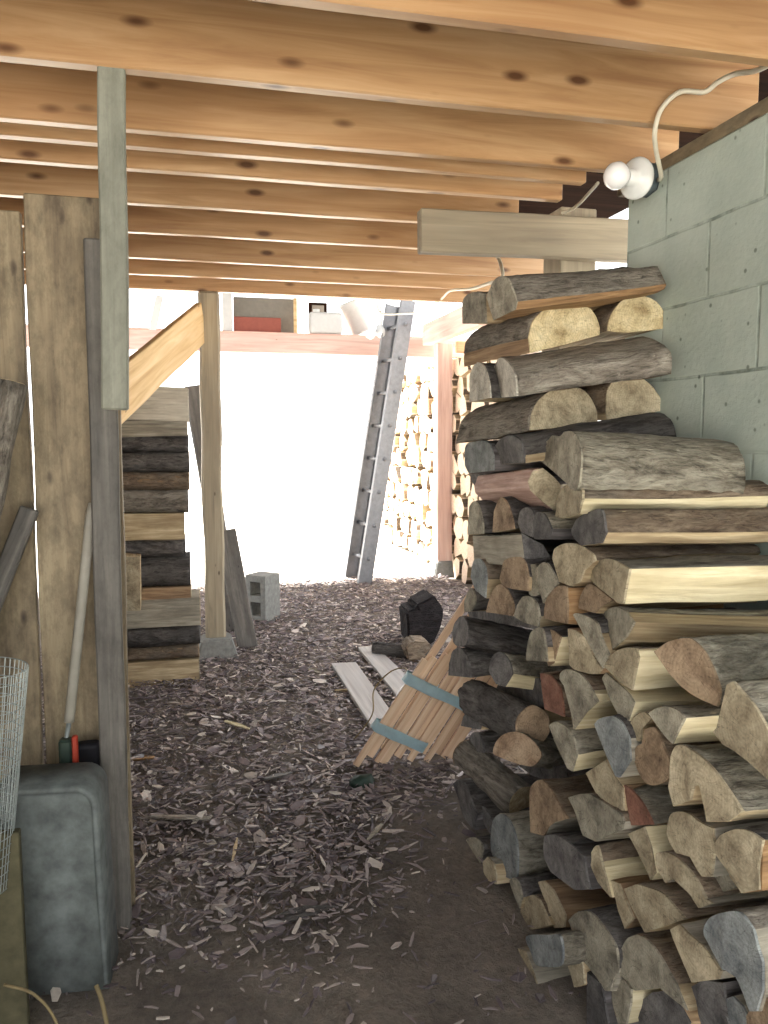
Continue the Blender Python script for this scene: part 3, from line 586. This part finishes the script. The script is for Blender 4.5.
# roll of wire mesh
bm = bmesh.new(); c0, c1 = at(-28, 790, Y=1.72), at(-16, 668, Y=1.72); c0 = Vector((c0.x, 1.72, .36)); ax = (c1-c0); nz, na = 24, 44
M = frame(c0, ax)
for k in range(nz+1):
    r = .083-.022*(1-k/nz)
    tube_into(bm, [Vector((ax.length*1.0*k/nz, r*math.cos(2*PI*j/24), r*math.sin(2*PI*j/24))) for j in range(25)], .0011, 4)
for j in range(na):
    q = 2*PI*j/na
    tube_into(bm, [Vector((ax.length*f, (.083-.022*(1-f))*math.cos(q), (.083-.022*(1-f))*math.sin(q))) for f in (0, .5, 1)], .0011, 4)
o = link('wire_mesh_roll', bm, M_WIRE, None, M); tag(o, 'roll of galvanised wire mesh standing at the left edge on the mossy board', 'wire mesh')
# twigs in the lower left corner
g0 = lambda x, y, z=.006: at(x, y, Z=z)
tag(tube('dry_twig', [at(4, 985, Y=1.66), at(30, 992, Y=1.64), at(48, 1008, Y=1.62), at(60, 1030, Y=1.6)], .003, M_TWIG), 'thin pale curved twig in front of the cement block', 'twig')
tag(tube('dry_twig', [at(96, 985, Y=1.74), at(102, 1002, Y=1.72), at(108, 1030, Y=1.68)], .005, M_TWIG), 'short stub of dry stalk at the right foot of the cement block', 'twig')

# ------------------------------------------------------------------ middle post, brace, left stack
mp = empty('middle_post', at(214, 655, Z=0), 'weathered post on a concrete pier left of the bright opening', 'post')
bpy.context.view_layer.update()
o = beam('post_shaft', Vector((.125, 4.7, .1)), Vector((.126, 4.7, 2.1)), .115, .115, M_POST, Vector((1, 0, 0)), .012, None, 14, .012); adopt(o, mp)
def pier(c, b, t, h):
    bm = bmesh.new(); V = [bm.verts.new((sx*s_/2, sy*s_/2, z)) for z, s_ in ((0, b), (h, t)) for sx, sy in ((-1, -1), (1, -1), (1, 1), (-1, 1))]
    bm.faces.new(V[3::-1]); bm.faces.new(V[4:]); 
    for i in range(4): bm.faces.new((V[i], V[(i+1) % 4], V[4+(i+1) % 4], V[4+i]))
    bmesh.ops.bevel(bm, geom=bm.edges[:], offset=.01, segments=2, affect='EDGES')
    return link('concrete_pier', bm, M_CONC, None, Matrix.Translation(c))
adopt(pier(Vector((.128, 4.68, -.03)), .26, .17, .14), mp)
o = beam('brace_board', at(112, 402, Y=3.55), at(201.5, 322, Y=4.66), .035, .215, M_NEW); tag(o, 'pale new board braced diagonally from the middle post over the left log stack', 'brace')
LEFT = 'left log stack'
rows = [(387, 421, 188, 'white', 'whitish frosted split log on top of the left stack', None, 'white'), (419, 435, 187, 'tan', 'thin pale slat-like log under the whitish top log of the left stack', None, 'grey'),
 (435, 452, 188, 'dark', 'dark barked log third from the top of the left stack', 'dark', 'dark'), (452, 472, 189, 'dark', 'dark barked log fourth from the top of the left stack', 'dark', 'dark'),
 (472, 490, 189, 'brown', 'log with a pale torn edge in the upper middle of the left stack', 'brown', 'brown'), (490, 513, 188, 'dark', 'smooth dark log right above the upper pale split log of the left stack', 'grey', 'dark'),
 (513, 539, 184, 'tan', 'pale split log halfway up the left stack', None, 'tan'), (539, 557, 185, 'dark', 'dark barked log right below the upper pale split log of the left stack', 'dark', 'dark'),
 (557, 587, 190, 'dark', 'thick dark log beside the upright yellowish block in the left stack', 'dark', 'dark'), (587, 597, 191, 'tan', 'thin dark slip above the wide pale split log of the left stack', None, 'brown'),
 (597, 625, 200, 'tan', 'wide pale split log below the upright yellowish block', None, 'grey'), (625, 645, 200, 'dark', 'blue-dark log between the two lowest pale logs of the left stack', 'dark', 'dark'),
 (645, 659, 199, 'brown', 'thin brown log resting on the lowest pale log of the left stack', 'brown', 'brown'), (659, 687, 199, 'tan', 'lowest pale orange split log of the left stack', None, 'tan')]
for i, (y0, y1, xr, e, lab, bk, sp) in enumerate(rows):
    A, B = at(xr, y0-.3, Y=4.2), at(xr, y1+.9, Y=4.2); h = (A.z-B.z); z = (A.z+B.z)/2; dp = .2
    if bk:
        P = [Vector((-dp, -h/2)), Vector((-dp, h/2)), Vector((-.05, h/2*.98)), Vector((-.005, h*.22)), Vector((0, -h*.2)), Vector((-.05, -h/2))]; F = [False, True, True, True, True, False]
        P = [-Vector((q.x, 0))+Vector((0, q.y)) for q in P]
    else:
        P = [Vector((dp, -h/2)), Vector((dp, h/2)), Vector((.012, h*.47)), Vector((0, -h*.48))]; F = [True, False, False, False]
    ang = random.uniform(-.012, .012)
    # near end at the right, running away to the left (-x): local +x points left, local y then points to -Y
    P = [Vector((-q.x, q.y)) for q in P]
    log(frame(Vector((A.x, 4.2, z)), Vector((-1, 0, ang))), P, F, .44, lab, LEFT, bark=bk or 'brown', end=e, spl=sp, rough=.004, bt=.004)
o = end_log('D', '-1351,-98 -1282,-98 -1280,128 -1353,128', 'upright yellowish square block end in front of the left stack', Y=4.1, L=.1, group=LEFT, end='tan', spl='tan')
o = beam('old_fence_post', Vector((.26, 5.25, .0)), at(193, 386, Y=5.25), .1, .12, M_GREYW, Vector((1, 0, 0)), .012, None, 10, .01); tag(o, 'old dark grey post leaning behind the middle post', 'post')
o = beam('leaning_plank', at(248, 648, Z=0), at(226, 530, Y=4.95), .03, .12, M_GREYW, Vector((1, 0, 0))); tag(o, 'dark plank leaning against the right side of the middle post', 'plank')
# hollow concrete block standing on end
bm = bmesh.new(); w_, h_, d_ = .17, .33, .17
xs = [0, .04, .13, .17]; zs = [0, .045, .143, .187, .285, .33]; V = {}
for i, x in enumerate(xs):
    for k, z in enumerate(zs):
        for j, y in enumerate((0, d_)): V[i, j, k] = bm.verts.new((x, y, z))
hole = {(1, 1), (1, 3)}
for i in range(3):
    for k in range(5):
        if (i, k) in hole:
            bm.faces.new((V[i, 0, k], V[i, 1, k], V[i+1, 1, k], V[i+1, 0, k])); bm.faces.new((V[i, 0, k+1], V[i+1, 0, k+1], V[i+1, 1, k+1], V[i, 1, k+1]))
            bm.faces.new((V[i, 0, k], V[i, 0, k+1], V[i, 1, k+1], V[i, 1, k])); bm.faces.new((V[i+1, 0, k], V[i+1, 1, k], V[i+1, 1, k+1], V[i+1, 0, k+1]))
            continue
        bm.faces.new((V[i, 0, k], V[i+1, 0, k], V[i+1, 0, k+1], V[i, 0, k+1])); bm.faces.new((V[i, 1, k], V[i, 1, k+1], V[i+1, 1, k+1], V[i+1, 1, k]))
for k in range(5):
    bm.faces.new((V[0, 0, k], V[0, 0, k+1], V[0, 1, k+1], V[0, 1, k])); bm.faces.new((V[3, 0, k], V[3, 1, k], V[3, 1, k+1], V[3, 0, k+1]))
for i in range(3):
    bm.faces.new((V[i, 0, 0], V[i, 1, 0], V[i+1, 1, 0], V[i+1, 0, 0])); bm.faces.new((V[i, 0, 5], V[i+1, 0, 5], V[i+1, 1, 5], V[i, 1, 5]))
bmesh.ops.recalc_face_normals(bm, faces=bm.faces[:])
q = at(246, 620, Z=0)
o = link('hollow_concrete_block', bm, M_CONC, None, Matrix.Translation(Vector((q.x, q.y, -.008))) @ Matrix.Rotation(math.radians(-42), 4, 'Z')); tag(o, 'hollow concrete block standing on end at the edge of the bright opening', 'concrete block')

# ------------------------------------------------------------------ far end: post, beams, ladder, stack, loft
rp = empty('far_post', at(445, 575, Z=0), 'square post on a concrete pier in front of the sunlit far stack', 'post')
bpy.context.view_layer.update()
pc = at(445, 575, Z=0)
adopt(beam('post_shaft', Vector((pc.x, pc.y+.08, .1)), Vector((pc.x-.01, pc.y+.08, 2.115)), .14, .14, M_HEAD, Vector((0, 1, 0))), rp)
adopt(pier(Vector((pc.x+.01, pc.y+.08, -.02)), .27, .19, .15), rp)
o = beam('side_beam', Vector((2.17, 4.9, 2.21)), Vector((2.17, 7.15, 2.21)), .09, .19, M_HEAD); tag(o, 'pale beam running back along the right side onto the far post', 'beam')
o = beam('end_header', Vector((-3.0, 7.3, 2.12)), Vector((3.6, 7.3, 2.105)), .05, .17, M_HEAD); tag(o, 'pinkish header beam across the top of the bright opening', 'beam')
o = beam('stack_lintel', Vector((2.3, 6.7, 2.06)), Vector((3.4, 6.7, 2.06)), .05, .1, M_JOIST); tag(o, 'orange brown lintel over the right half of the sunlit far stack', 'lintel')
# ladder: two rails and round rungs
la0, la1 = at(365, 584, Z=0), at(409, 300, Y=6.66)
lb0 = at(350, 578, Z=0); lb1 = la1+(lb0-la0)
lad = empty('ladder', la0.lerp(lb0, .5), 'grey metal ladder leaning up through the roof right of the opening', 'ladder')
bpy.context.view_layer.update()
def rail(a, b, flip):
    d = (b-a); L = d.length; M = frame(a, d, Vector((-.2, 1, 0)))
    bm = bmesh.new()   # channel section: web facing out, two flanges turned in
    web, fl, t = .13, .035, .004; s_ = flip
    pr = [(-0, -web/2), (0, web/2), (s_*fl, web/2), (s_*fl, web/2-t), (s_*t, web/2-t), (s_*t, -web/2+t), (s_*fl, -web/2+t), (s_*fl, -web/2)]
    A = [bm.verts.new((0, y, z)) for y, z in pr]; B = [bm.verts.new((L, y, z)) for y, z in pr]
    bm.faces.new(A); bm.faces.new(B[::-1])
    for i in range(8): bm.faces.new((A[i], A[(i+1) % 8], B[(i+1) % 8], B[i]))
    bmesh.ops.recalc_face_normals(bm, faces=bm.faces[:])
    return bm, M, L
side = (lb0-la0).normalized()
for nm, a, b in (('near', la0, la1), ('far', lb0, lb1)):
    d = (b-a).normalized(); y = side if nm == 'near' else -side
    z = d.cross(y).normalized(); y = z.cross(d)
    M = Matrix(((d.x, y.x, z.x, a.x), (d.y, y.y, z.y, a.y), (d.z, y.z, z.z, a.z), (0, 0, 0, 1)))
    bm, _, L = rail(a, b, 1)
    adopt(link('rail', bm, M_ALU, None, M), lad)
for k in range(8):
    f = .09+.118*k
    bm = bmesh.new(); tube_into(bm, [la0.lerp(la1, f)-side*.012, lb0.lerp(lb1, f)+side*.012], .017, 10); adopt(link('rung', bm, M_ALU, None, None, True), lad)
# second lamp, by the ladder top
L1 = lb0.lerp(lb1, .905)-Vector((.075, 0, 0)); M1 = frame(L1, Vector((-1, -.35, -.3)))
l2 = empty('bare_bulb_lamp', M1, 'bare white bulb fixed beside the top of the ladder', 'lamp'); bpy.context.view_layer.update()
adopt(lathe('bulb', [(.03, .014), (.05, .016), (.065, .034), (.09, .046), (.115, .046), (.135, .03), (.145, .004)], M1, M_BULB), l2)
adopt(lathe('porcelain_holder', [(-.02, .055), (0, .06), (.012, .045), (.035, .025)], M1, M_WHITE), l2)
adopt(tube('hanger', [L1, L1+Vector((.02, .02, .1)), L1+Vector((.0, .03, .35))], .006, M_CABLE), l2)
# sunlit far stack: split ends in staggered courses facing the yard
FAR1, FAR2 = 'far stack seen left of the far post', 'far stack seen right of the far post'
def quarter(kind, r):
    if kind == 0: P = [(0, -.5), (.55, -.35), (.6, .1), (.3, .45), (-.1, .55), (-.5, .3)]
    elif kind == 1: P = [(-.45, -.5), (.5, -.42), (.42, .15), (.1, .6), (-.3, .42)]
    elif kind == 2: P = [(-.5, -.3), (-.05, -.55), (.5, -.3), (.55, .2), (.1, .5), (-.42, .35)]
    else: P = [(-.3, -.55), (.35, -.4), (.5, .3), (.05, .58), (-.45, .3)]
    return [(x*r*random.uniform(.9, 1.08), z*r*random.uniform(.9, 1.08)) for x, z in P]
def far_mesh(kind):
    bm = bmesh.new(); P = quarter(kind, 1.0); A = [bm.verts.new((0, -x, z)) for x, z in P]; B = [bm.verts.new((.4, -x*.96, z*.96)) for x, z in P]
    fa = bm.faces.new(A); fb = bm.faces.new(B[::-1])
    for i in range(len(P)):
        f = bm.faces.new((A[i], B[i], B[(i+1) % len(P)], A[(i+1) % len(P)])); f.material_index = 1 if i % 2 else 2
    bmesh.ops.recalc_face_normals(bm, faces=bm.faces[:])
    bmesh.ops.bevel(bm, geom=[e for e in bm.edges if abs(e.verts[0].co.x-e.verts[1].co.x) > .1], offset=.06, segments=2, affect='EDGES')
    me = bpy.data.meshes.new('far_log'); bm.to_mesh(me); bm.free()
    for m in (M_FEND, BARK['brown'], SPL['tan']): me.materials.append(m)
    return me
FM = [far_mesh(k % 4) for k in range(8)]
z = .0; r_i = 0
while z < 2.0:
    hgt = random.uniform(.165, .2); y = 5.8+random.uniform(0, .2)
    while y < 9.6:
        wd = random.uniform(.17, .25); zz_ = z+hgt/2
        top = 2.02 if y < 7.0 else 2.12
        if zz_+hgt/2 < top:
            o = bpy.data.objects.new('split_log', random.choice(FM)); COL.objects.link(o)
            o.location = (2.34+random.uniform(-.03, .03), y+wd/2, max(hgt*.5, zz_+random.uniform(-.018, .018))); o.rotation_euler = (random.choice([0, 0, PI*.5, PI])+random.uniform(-.5, .5), random.uniform(-.04, .04), random.uniform(-.06, .06))
            o.scale = (1, wd*random.uniform(.86, 1.08), hgt*random.uniform(.9, 1.12))
            right = y < 6.95
            tag(o, 'pale split log end in the sunlit far stack, right of the far post' if right else 'pale split log end in the sunlit far stack, between ladder and far post', 'log', FAR2 if right else FAR1)
        y += wd
    z += hgt
# loft over the header with stored things
o = beam('loft_board', Vector((-2.6, 7.62, 2.215)), Vector((3.2, 7.62, 2.2)), .55, .03, M_HEAD); tag(o, 'wide loft board lying on the header beam under the stored boxes', 'board')
def box_at(name, x0, y0, x1, y1, Y, d, mat, label, cat, bev=.006):
    a, b = at(x0, y1, Y=Y), at(x1, y0, Y=Y)
    a.z = max(a.z, 2.232)
    return tag(link(name, box_bm(a.x, b.x, Y, Y+d, a.z, b.z, bev, 2), mat), label, cat)
box_at('grey_board', 234, 299, 294, 338, 7.62, .03, M_GPAN, 'grey board standing on the loft behind the dusty red one', 'board')
box_at('red_board', 234, 318, 281, 338, 7.55, .03, M_RPAN, 'low dusty red board standing on the loft', 'board')
box_at('white_carton', 223, 293, 232, 338, 7.5, .2, M_PLAST, 'narrow white box at the left end of the loft things', 'box')
box_at('upright_lath', 294, 298, 297, 338, 7.5, .02, M_NEW, 'thin pale lath standing on the loft beside the grey board', 'lath', .002)
bx = box_at('dark_box', 309, 303, 327, 340, 7.74, .02, M_DECK, 'narrow dark box with a pale panel, standing behind the white jug on the loft', 'box', .002)
a, b_ = at(312, 313.5, Y=7.735), at(324, 305.5, Y=7.735); adopt(link('front_panel', box_bm(a.x, b_.x, 7.734, 7.742, a.z, b_.z, .001), M_GPAN), bx)
jg = empty('plastic_jug', at(325, 338, Y=7.55), 'white plastic jug on the loft in front of the narrow dark box', 'jug'); bpy.context.view_layer.update()
a, b_ = at(308, 340, Y=7.55), at(341, 314, Y=7.55); a.z = 2.232
adopt(link('jug_body', box_bm(a.x, b_.x, 7.45, 7.64, a.z, b_.z, .03, 4), M_PLAST, None, None, True), jg)
adopt(lathe('cap', [(0, .03), (.0, .032), (.035, .032), (.037, .028)], frame(Vector((a.x+.08, 7.54, b_.z-.003)), Vector((0, 0, 1)), Vector((1, 0, 0))), M_PLAST), jg)
a, b_ = at(362, 345, Y=7.55), at(350, 302, Y=7.55); a.z = 2.26
adx = (b_-a); bu = lathe('paint_bucket', [(0, .085), (.0, .09), (.02, .094), (adx.length-.03, .11), (adx.length-.028, .118), (adx.length, .118), (adx.length, .11), (.02, .1)], frame(a, adx), M_PLAST); tag(bu, 'white bucket standing tilted on the loft right of the jug', 'bucket')
o = beam('standing_strut', at(152, 332.5, Y=7.3), at(160, 296, Y=7.3), .04, .06, M_PLAST, Vector((1, 0, 0))); tag(o, 'short white strut rising from the header left of the middle post', 'strut')
struct(link('ceiling_far_shade', box_bm(-3.2, 1.9, 4.9, 7.95, 2.98, 3.01, .002), M_DECK))  # unseen roof, added and cut short so sun reaches the far ground

# ------------------------------------------------------------------ lath bundle with two bands of blue tape
bp = Vector((.74, 2.88, 0)); lx0 = at(355, 772, Y=2.9); lx1 = at(468, 592, Y=2.9)
lx0.z = .022; u = (lx1-lx0).normalized(); Mb = frame(lx0, u, Vector((0, -1, 0)))   # local x up the laths, local z out of the face
bun = empty('lath_bundle', Mb, 'bundle of new pine laths tied with blue tape, leaning on the firewood pile', 'lath bundle')
bpy.context.view_layer.update()
yd = 1 if (Mb.to_3x3() @ Vector((0, 1, 0))).z < 0 else -1
LW = .026
for k, (s0, L_, dz, wd) in enumerate([(.0, .49, .012, .026), (.02, .46, .0, .03), (.035, .5, .013, .018), (.012, .8, -.012, .03), (.03, .52, .004, .036), (.06, .5, .012, .03), (.085, .53, .003, .022), (.07, .56, .014, .026), (.12, .55, .004, .034), (.15, .56, .013, .024), (.17, .55, .0, .03), (.1, .84, -.016, .04), (.05, .86, -.02, .034), (.18, .5, .014, .026), (.22, .48, .002, .026)]):
    yy_ = [0, .028, .057, .02, .08, .112, .14, .158, .184, .214, .236, .14, .07, .26, .285][k]*1.12
    # laths lower on the right start lower: keep their feet at the floor
    yq = max(0, yy_*1.0); s0 = .64*yq+[.0, .035, .012, .05, .0, .03, .055, .01, .04, .0, .03, .06, .05, .015, .0][k]
    bm = box_bm(s0, s0+L_, -wd/2, wd/2, -.006, .006, .0015)
    o = link('lath', bm, M_LATH, None, Mb @ Matrix.Translation(Vector((-.0, yd*yy_, dz)))); adopt(o, bun)
def tape(s_, w_, y0, y1, sk):
    bm = bmesh.new(); T = []
    for f, r_ in ((-1, 0), (-.5, .002), (0, -.001), (.5, .002), (1, 0)):
        ring = []
        for (yy_, zz_) in ((y0, .028), ((y0+y1)/3, .031), ((y0+y1)*2/3, .031), (y1, .028), (y1+.004, 0), (y1, -.036), (y0, -.036), (y0-.004, 0)):
            ring.append(bm.verts.new((s_+f*w_/2+sk*(yy_-y0)+.003*math.sin(yy_*90+f*2), yd*yy_, zz_+r_)))
        T.append(ring)
    for a, b in zip(T, T[1:]):
        for j in range(8): bm.faces.new((a[j], a[(j+1) % 8], b[(j+1) % 8], b[j]))
    bmesh.ops.solidify(bm, geom=bm.faces[:], thickness=.001); bmesh.ops.recalc_face_normals(bm, faces=bm.faces[:])
    adopt(link('tape_band', bm, M_TAPE, None, Mb, True), bun)
tape(.17, .04, -.018, .2, .12); tape(.39, .045, -.018, .28, .12)
o = tube('wire_loop', [g0(352, 742), at(372, 715, Y=3.1), at(374, 690, Y=3.2), at(390, 672, Y=3.2), at(404, 668, Y=3.15), at(408, 672, Y=3.0)], .003, M_TWIG); tag(o, 'thin looped wire sticking up behind the lath bundle', 'wire')
q = at(362, 783, Z=0); bm = bmesh.new(); bmesh.ops.create_icosphere(bm, subdivisions=3, radius=1)
for v in bm.verts:
    n_ = noise.noise(v.co*1.7); v.co = Vector((v.co.x*.05, v.co.y*.035, max(-.0, v.co.z*.03+.012)))*(1+.25*n_)
tag(link('green_net_wad', bm, M_GCAP, None, Matrix.Translation(Vector((q.x, q.y-.02, 0))), True), 'dark green wad lying at the foot of the lath bundle', 'wad')
# ------------------------------------------------------------------ boards and dark pieces on the floor
for quad, lab in ((((331, 663), (356, 662), (392, 712), (370, 724)), 'grey weathered board lying flat left of the lath bundle'), (((358, 647), (375, 645), (410, 678), (396, 694)), 'second grey board lying flat between the dark stick and the lath bundle')):
    Q = [at(x, y, Z=.028) for x, y in quad]; FM_ = frame(Q[0], Q[3]-Q[0]); Q = [FM_.inverted() @ q for q in Q]
    tag(link('floor_board', prism('b', Q, Vector((0, 0, 1)), .022, M_GREYW), M_PALEG, None, FM_), lab, 'board')
Q = at(374, 648, Z=.05); Q2 = at(408, 654, Z=.05); P = round_poly(.042)
o = log(frame(Q, Q2-Q+Vector((.1, 0, 0))), P, [True]*len(P), .36, 'dark round stick lying by the black chunk near the lath bundle', None, bark='dark', end='dark', name='stick'); o.name = 'stick'; o['category'] = 'stick'
Yc = at(425, 645, Z=0).y
def chunk(pts, Y, d, mat, label, name, cat):
    bm = bmesh.new(); A = [bm.verts.new(at(x, y, Y=Y)) for x, y in pts]; B = [bm.verts.new(at(x, y, Y=Y)+Vector((.0, d, .01))) for x, y in pts]; n = len(pts)
    bm.faces.new(A); bm.faces.new(B[::-1])
    for i in range(n): bm.faces.new((A[i], B[i], B[(i+1) % n], A[(i+1) % n]))
    bmesh.ops.recalc_face_normals(bm, faces=bm.faces[:])
    bmesh.ops.bevel(bm, geom=bm.edges[:], offset=.012, segments=2, affect='EDGES')
    bmesh.ops.triangulate(bm, faces=[f for f in bm.faces if len(f.verts) > 4]); bmesh.ops.subdivide_edges(bm, edges=bm.edges[:], cuts=2, use_grid_fill=True)
    for v in bm.verts: v.co += noise.noise_vector(v.co*14)*.008
    c = sum((v.co for v in bm.verts), Vector())/len(bm.verts); zmin = min(v.co.z for v in bm.verts)
    for v in bm.verts: v.co -= Vector((c.x, c.y, zmin))
    return tag(link(name, bm, mat, None, Matrix.Translation(Vector((c.x, c.y, max(0, zmin))))), label, cat)
chunk([(407, 612), (418, 609), (416, 605), (434, 596), (444, 608), (443, 622), (434, 645), (409, 645)], 4.55, .2, M_CHAR, 'black charred stump standing behind the lath bundle', 'charred_stump', 'stump')
chunk([(405, 652), (413, 644), (428, 645), (436, 655), (428, 666), (408, 664)], 4.2, .12, BARK['brown'], 'brown lump of wood behind the top of the lath bundle', 'wood_lump', 'wood lump')
# ------------------------------------------------------------------ chips
def sliver(bm, c, L_, w_, t, yaw, tilt):
    ca, sa = math.cos(yaw), math.sin(yaw); n = 3; A, B = [], []
    k0, k1 = random.uniform(.2, .9), random.uniform(.3, .9); bow = random.uniform(-.12, .2)*L_
    pr = [(-.5, -k0*.5), (0, -.5), (.5, -k1*.5*random.uniform(.2, 1)), (.5, k1*.4), (0.08, .5), (-.5, k0*.5)]
    ty = random.uniform(-.5, .5)
    for x, y in pr:
        X_, Y_ = x*L_, y*w_; z_ = math.sin(tilt)*X_+ty*Y_-bow*(x*x*4)*.5
        q = Vector((c.x+ca*X_-sa*Y_, c.y+sa*X_+ca*Y_, c.z+z_)); A.append(bm.verts.new(q+Vector((0, 0, t)))); B.append(bm.verts.new(q))
    bm.faces.new(A); bm.faces.new(B[::-1])
    for i in range(6): bm.faces.new((A[i], B[i], B[(i+1) % 6], A[(i+1) % 6]))
bm = bmesh.new(); cnt = 0
while cnt < 38000:
    y = 1.5+5.4*random.random()**1.5; x = random.uniform(-.9, 2.25)
    d_ = noise.noise(Vector((x*1.7, y*1.7, 5)))
    keep = min(1, max(.04, (y-1.75-.5*max(0, x-.1))*1.6+d_*.5)) if y < 2.6 else 1
    if random.random() > keep or (x > .86 and y < 2.6): continue
    L_ = random.choice([.01, .014, .018, .025, .032, .042, .06])*random.uniform(.7, 1.2); w_ = max(.004, L_*random.choice([.1, .16, .25, .5])*random.uniform(.8, 1.2))
    sliver(bm, Vector((x, y, random.uniform(-.004, .014)+.006)), L_, w_, random.uniform(.0015, .004), random.uniform(0, 2*PI), random.uniform(-.3, .3)); cnt += 1
o = link('bark_chip_litter', bm, M_CHIP); o['kind'] = 'stuff'; o['label'] = 'litter of bark and wood chips covering the dirt floor'; o['category'] = 'wood chips'
CH = [(143, 758, .09, .035, .1, M_RPAN if False else SPL['orange'], 'orange-brown curl of bark lying by the foot of the thin board'), (237, 725, .16, .022, -.9, SPL['pale'], 'pale splinter in the middle of the floor left of the boards'),
      (278, 776, .11, .09, .3, M_GREYW, 'squarish grey bark flake on the middle of the floor'), (313, 670, .12, .03, -1.1, SPL['grey'], 'pale sliver lying left of the grey weathered board'),
      (180, 818, .2, .06, -.3, BARK['grey'], 'dark grey bark slab on the floor near the thin board'), (345, 690, .1, .02, -.4, SPL['tan'], 'small tan sliver beside the grey weathered board'),
      (300, 913, .2, .045, .15, BARK['dark'], 'long dark bark strip at the border of the bare dirt'), (375, 832, .11, .02, .9, SPL['grey'], 'grey splinter on the dirt below the lath bundle'), (235, 850, .13, .012, 1.4, SPL['tan'], 'thin curved pale splinter on the floor in front of the bark flake'), (410, 600, .25, .03, -.1, BARK['dark'], 'dark bark strip lying in front of the far post')]
for x, y, L_, w_, yaw, mt, lab in CH:
    bm = bmesh.new(); c = at(x, y, Z=.02); sliver(bm, Vector((0, 0, 0)), L_, w_, .006, yaw, 0)
    bmesh.ops.bevel(bm, geom=bm.edges[:], offset=.0012, segments=1, affect='EDGES')
    tag(link('wood_chip', bm, mt, None, Matrix.Translation(c)), lab, 'wood chip')
bpy.context.view_layer.update()
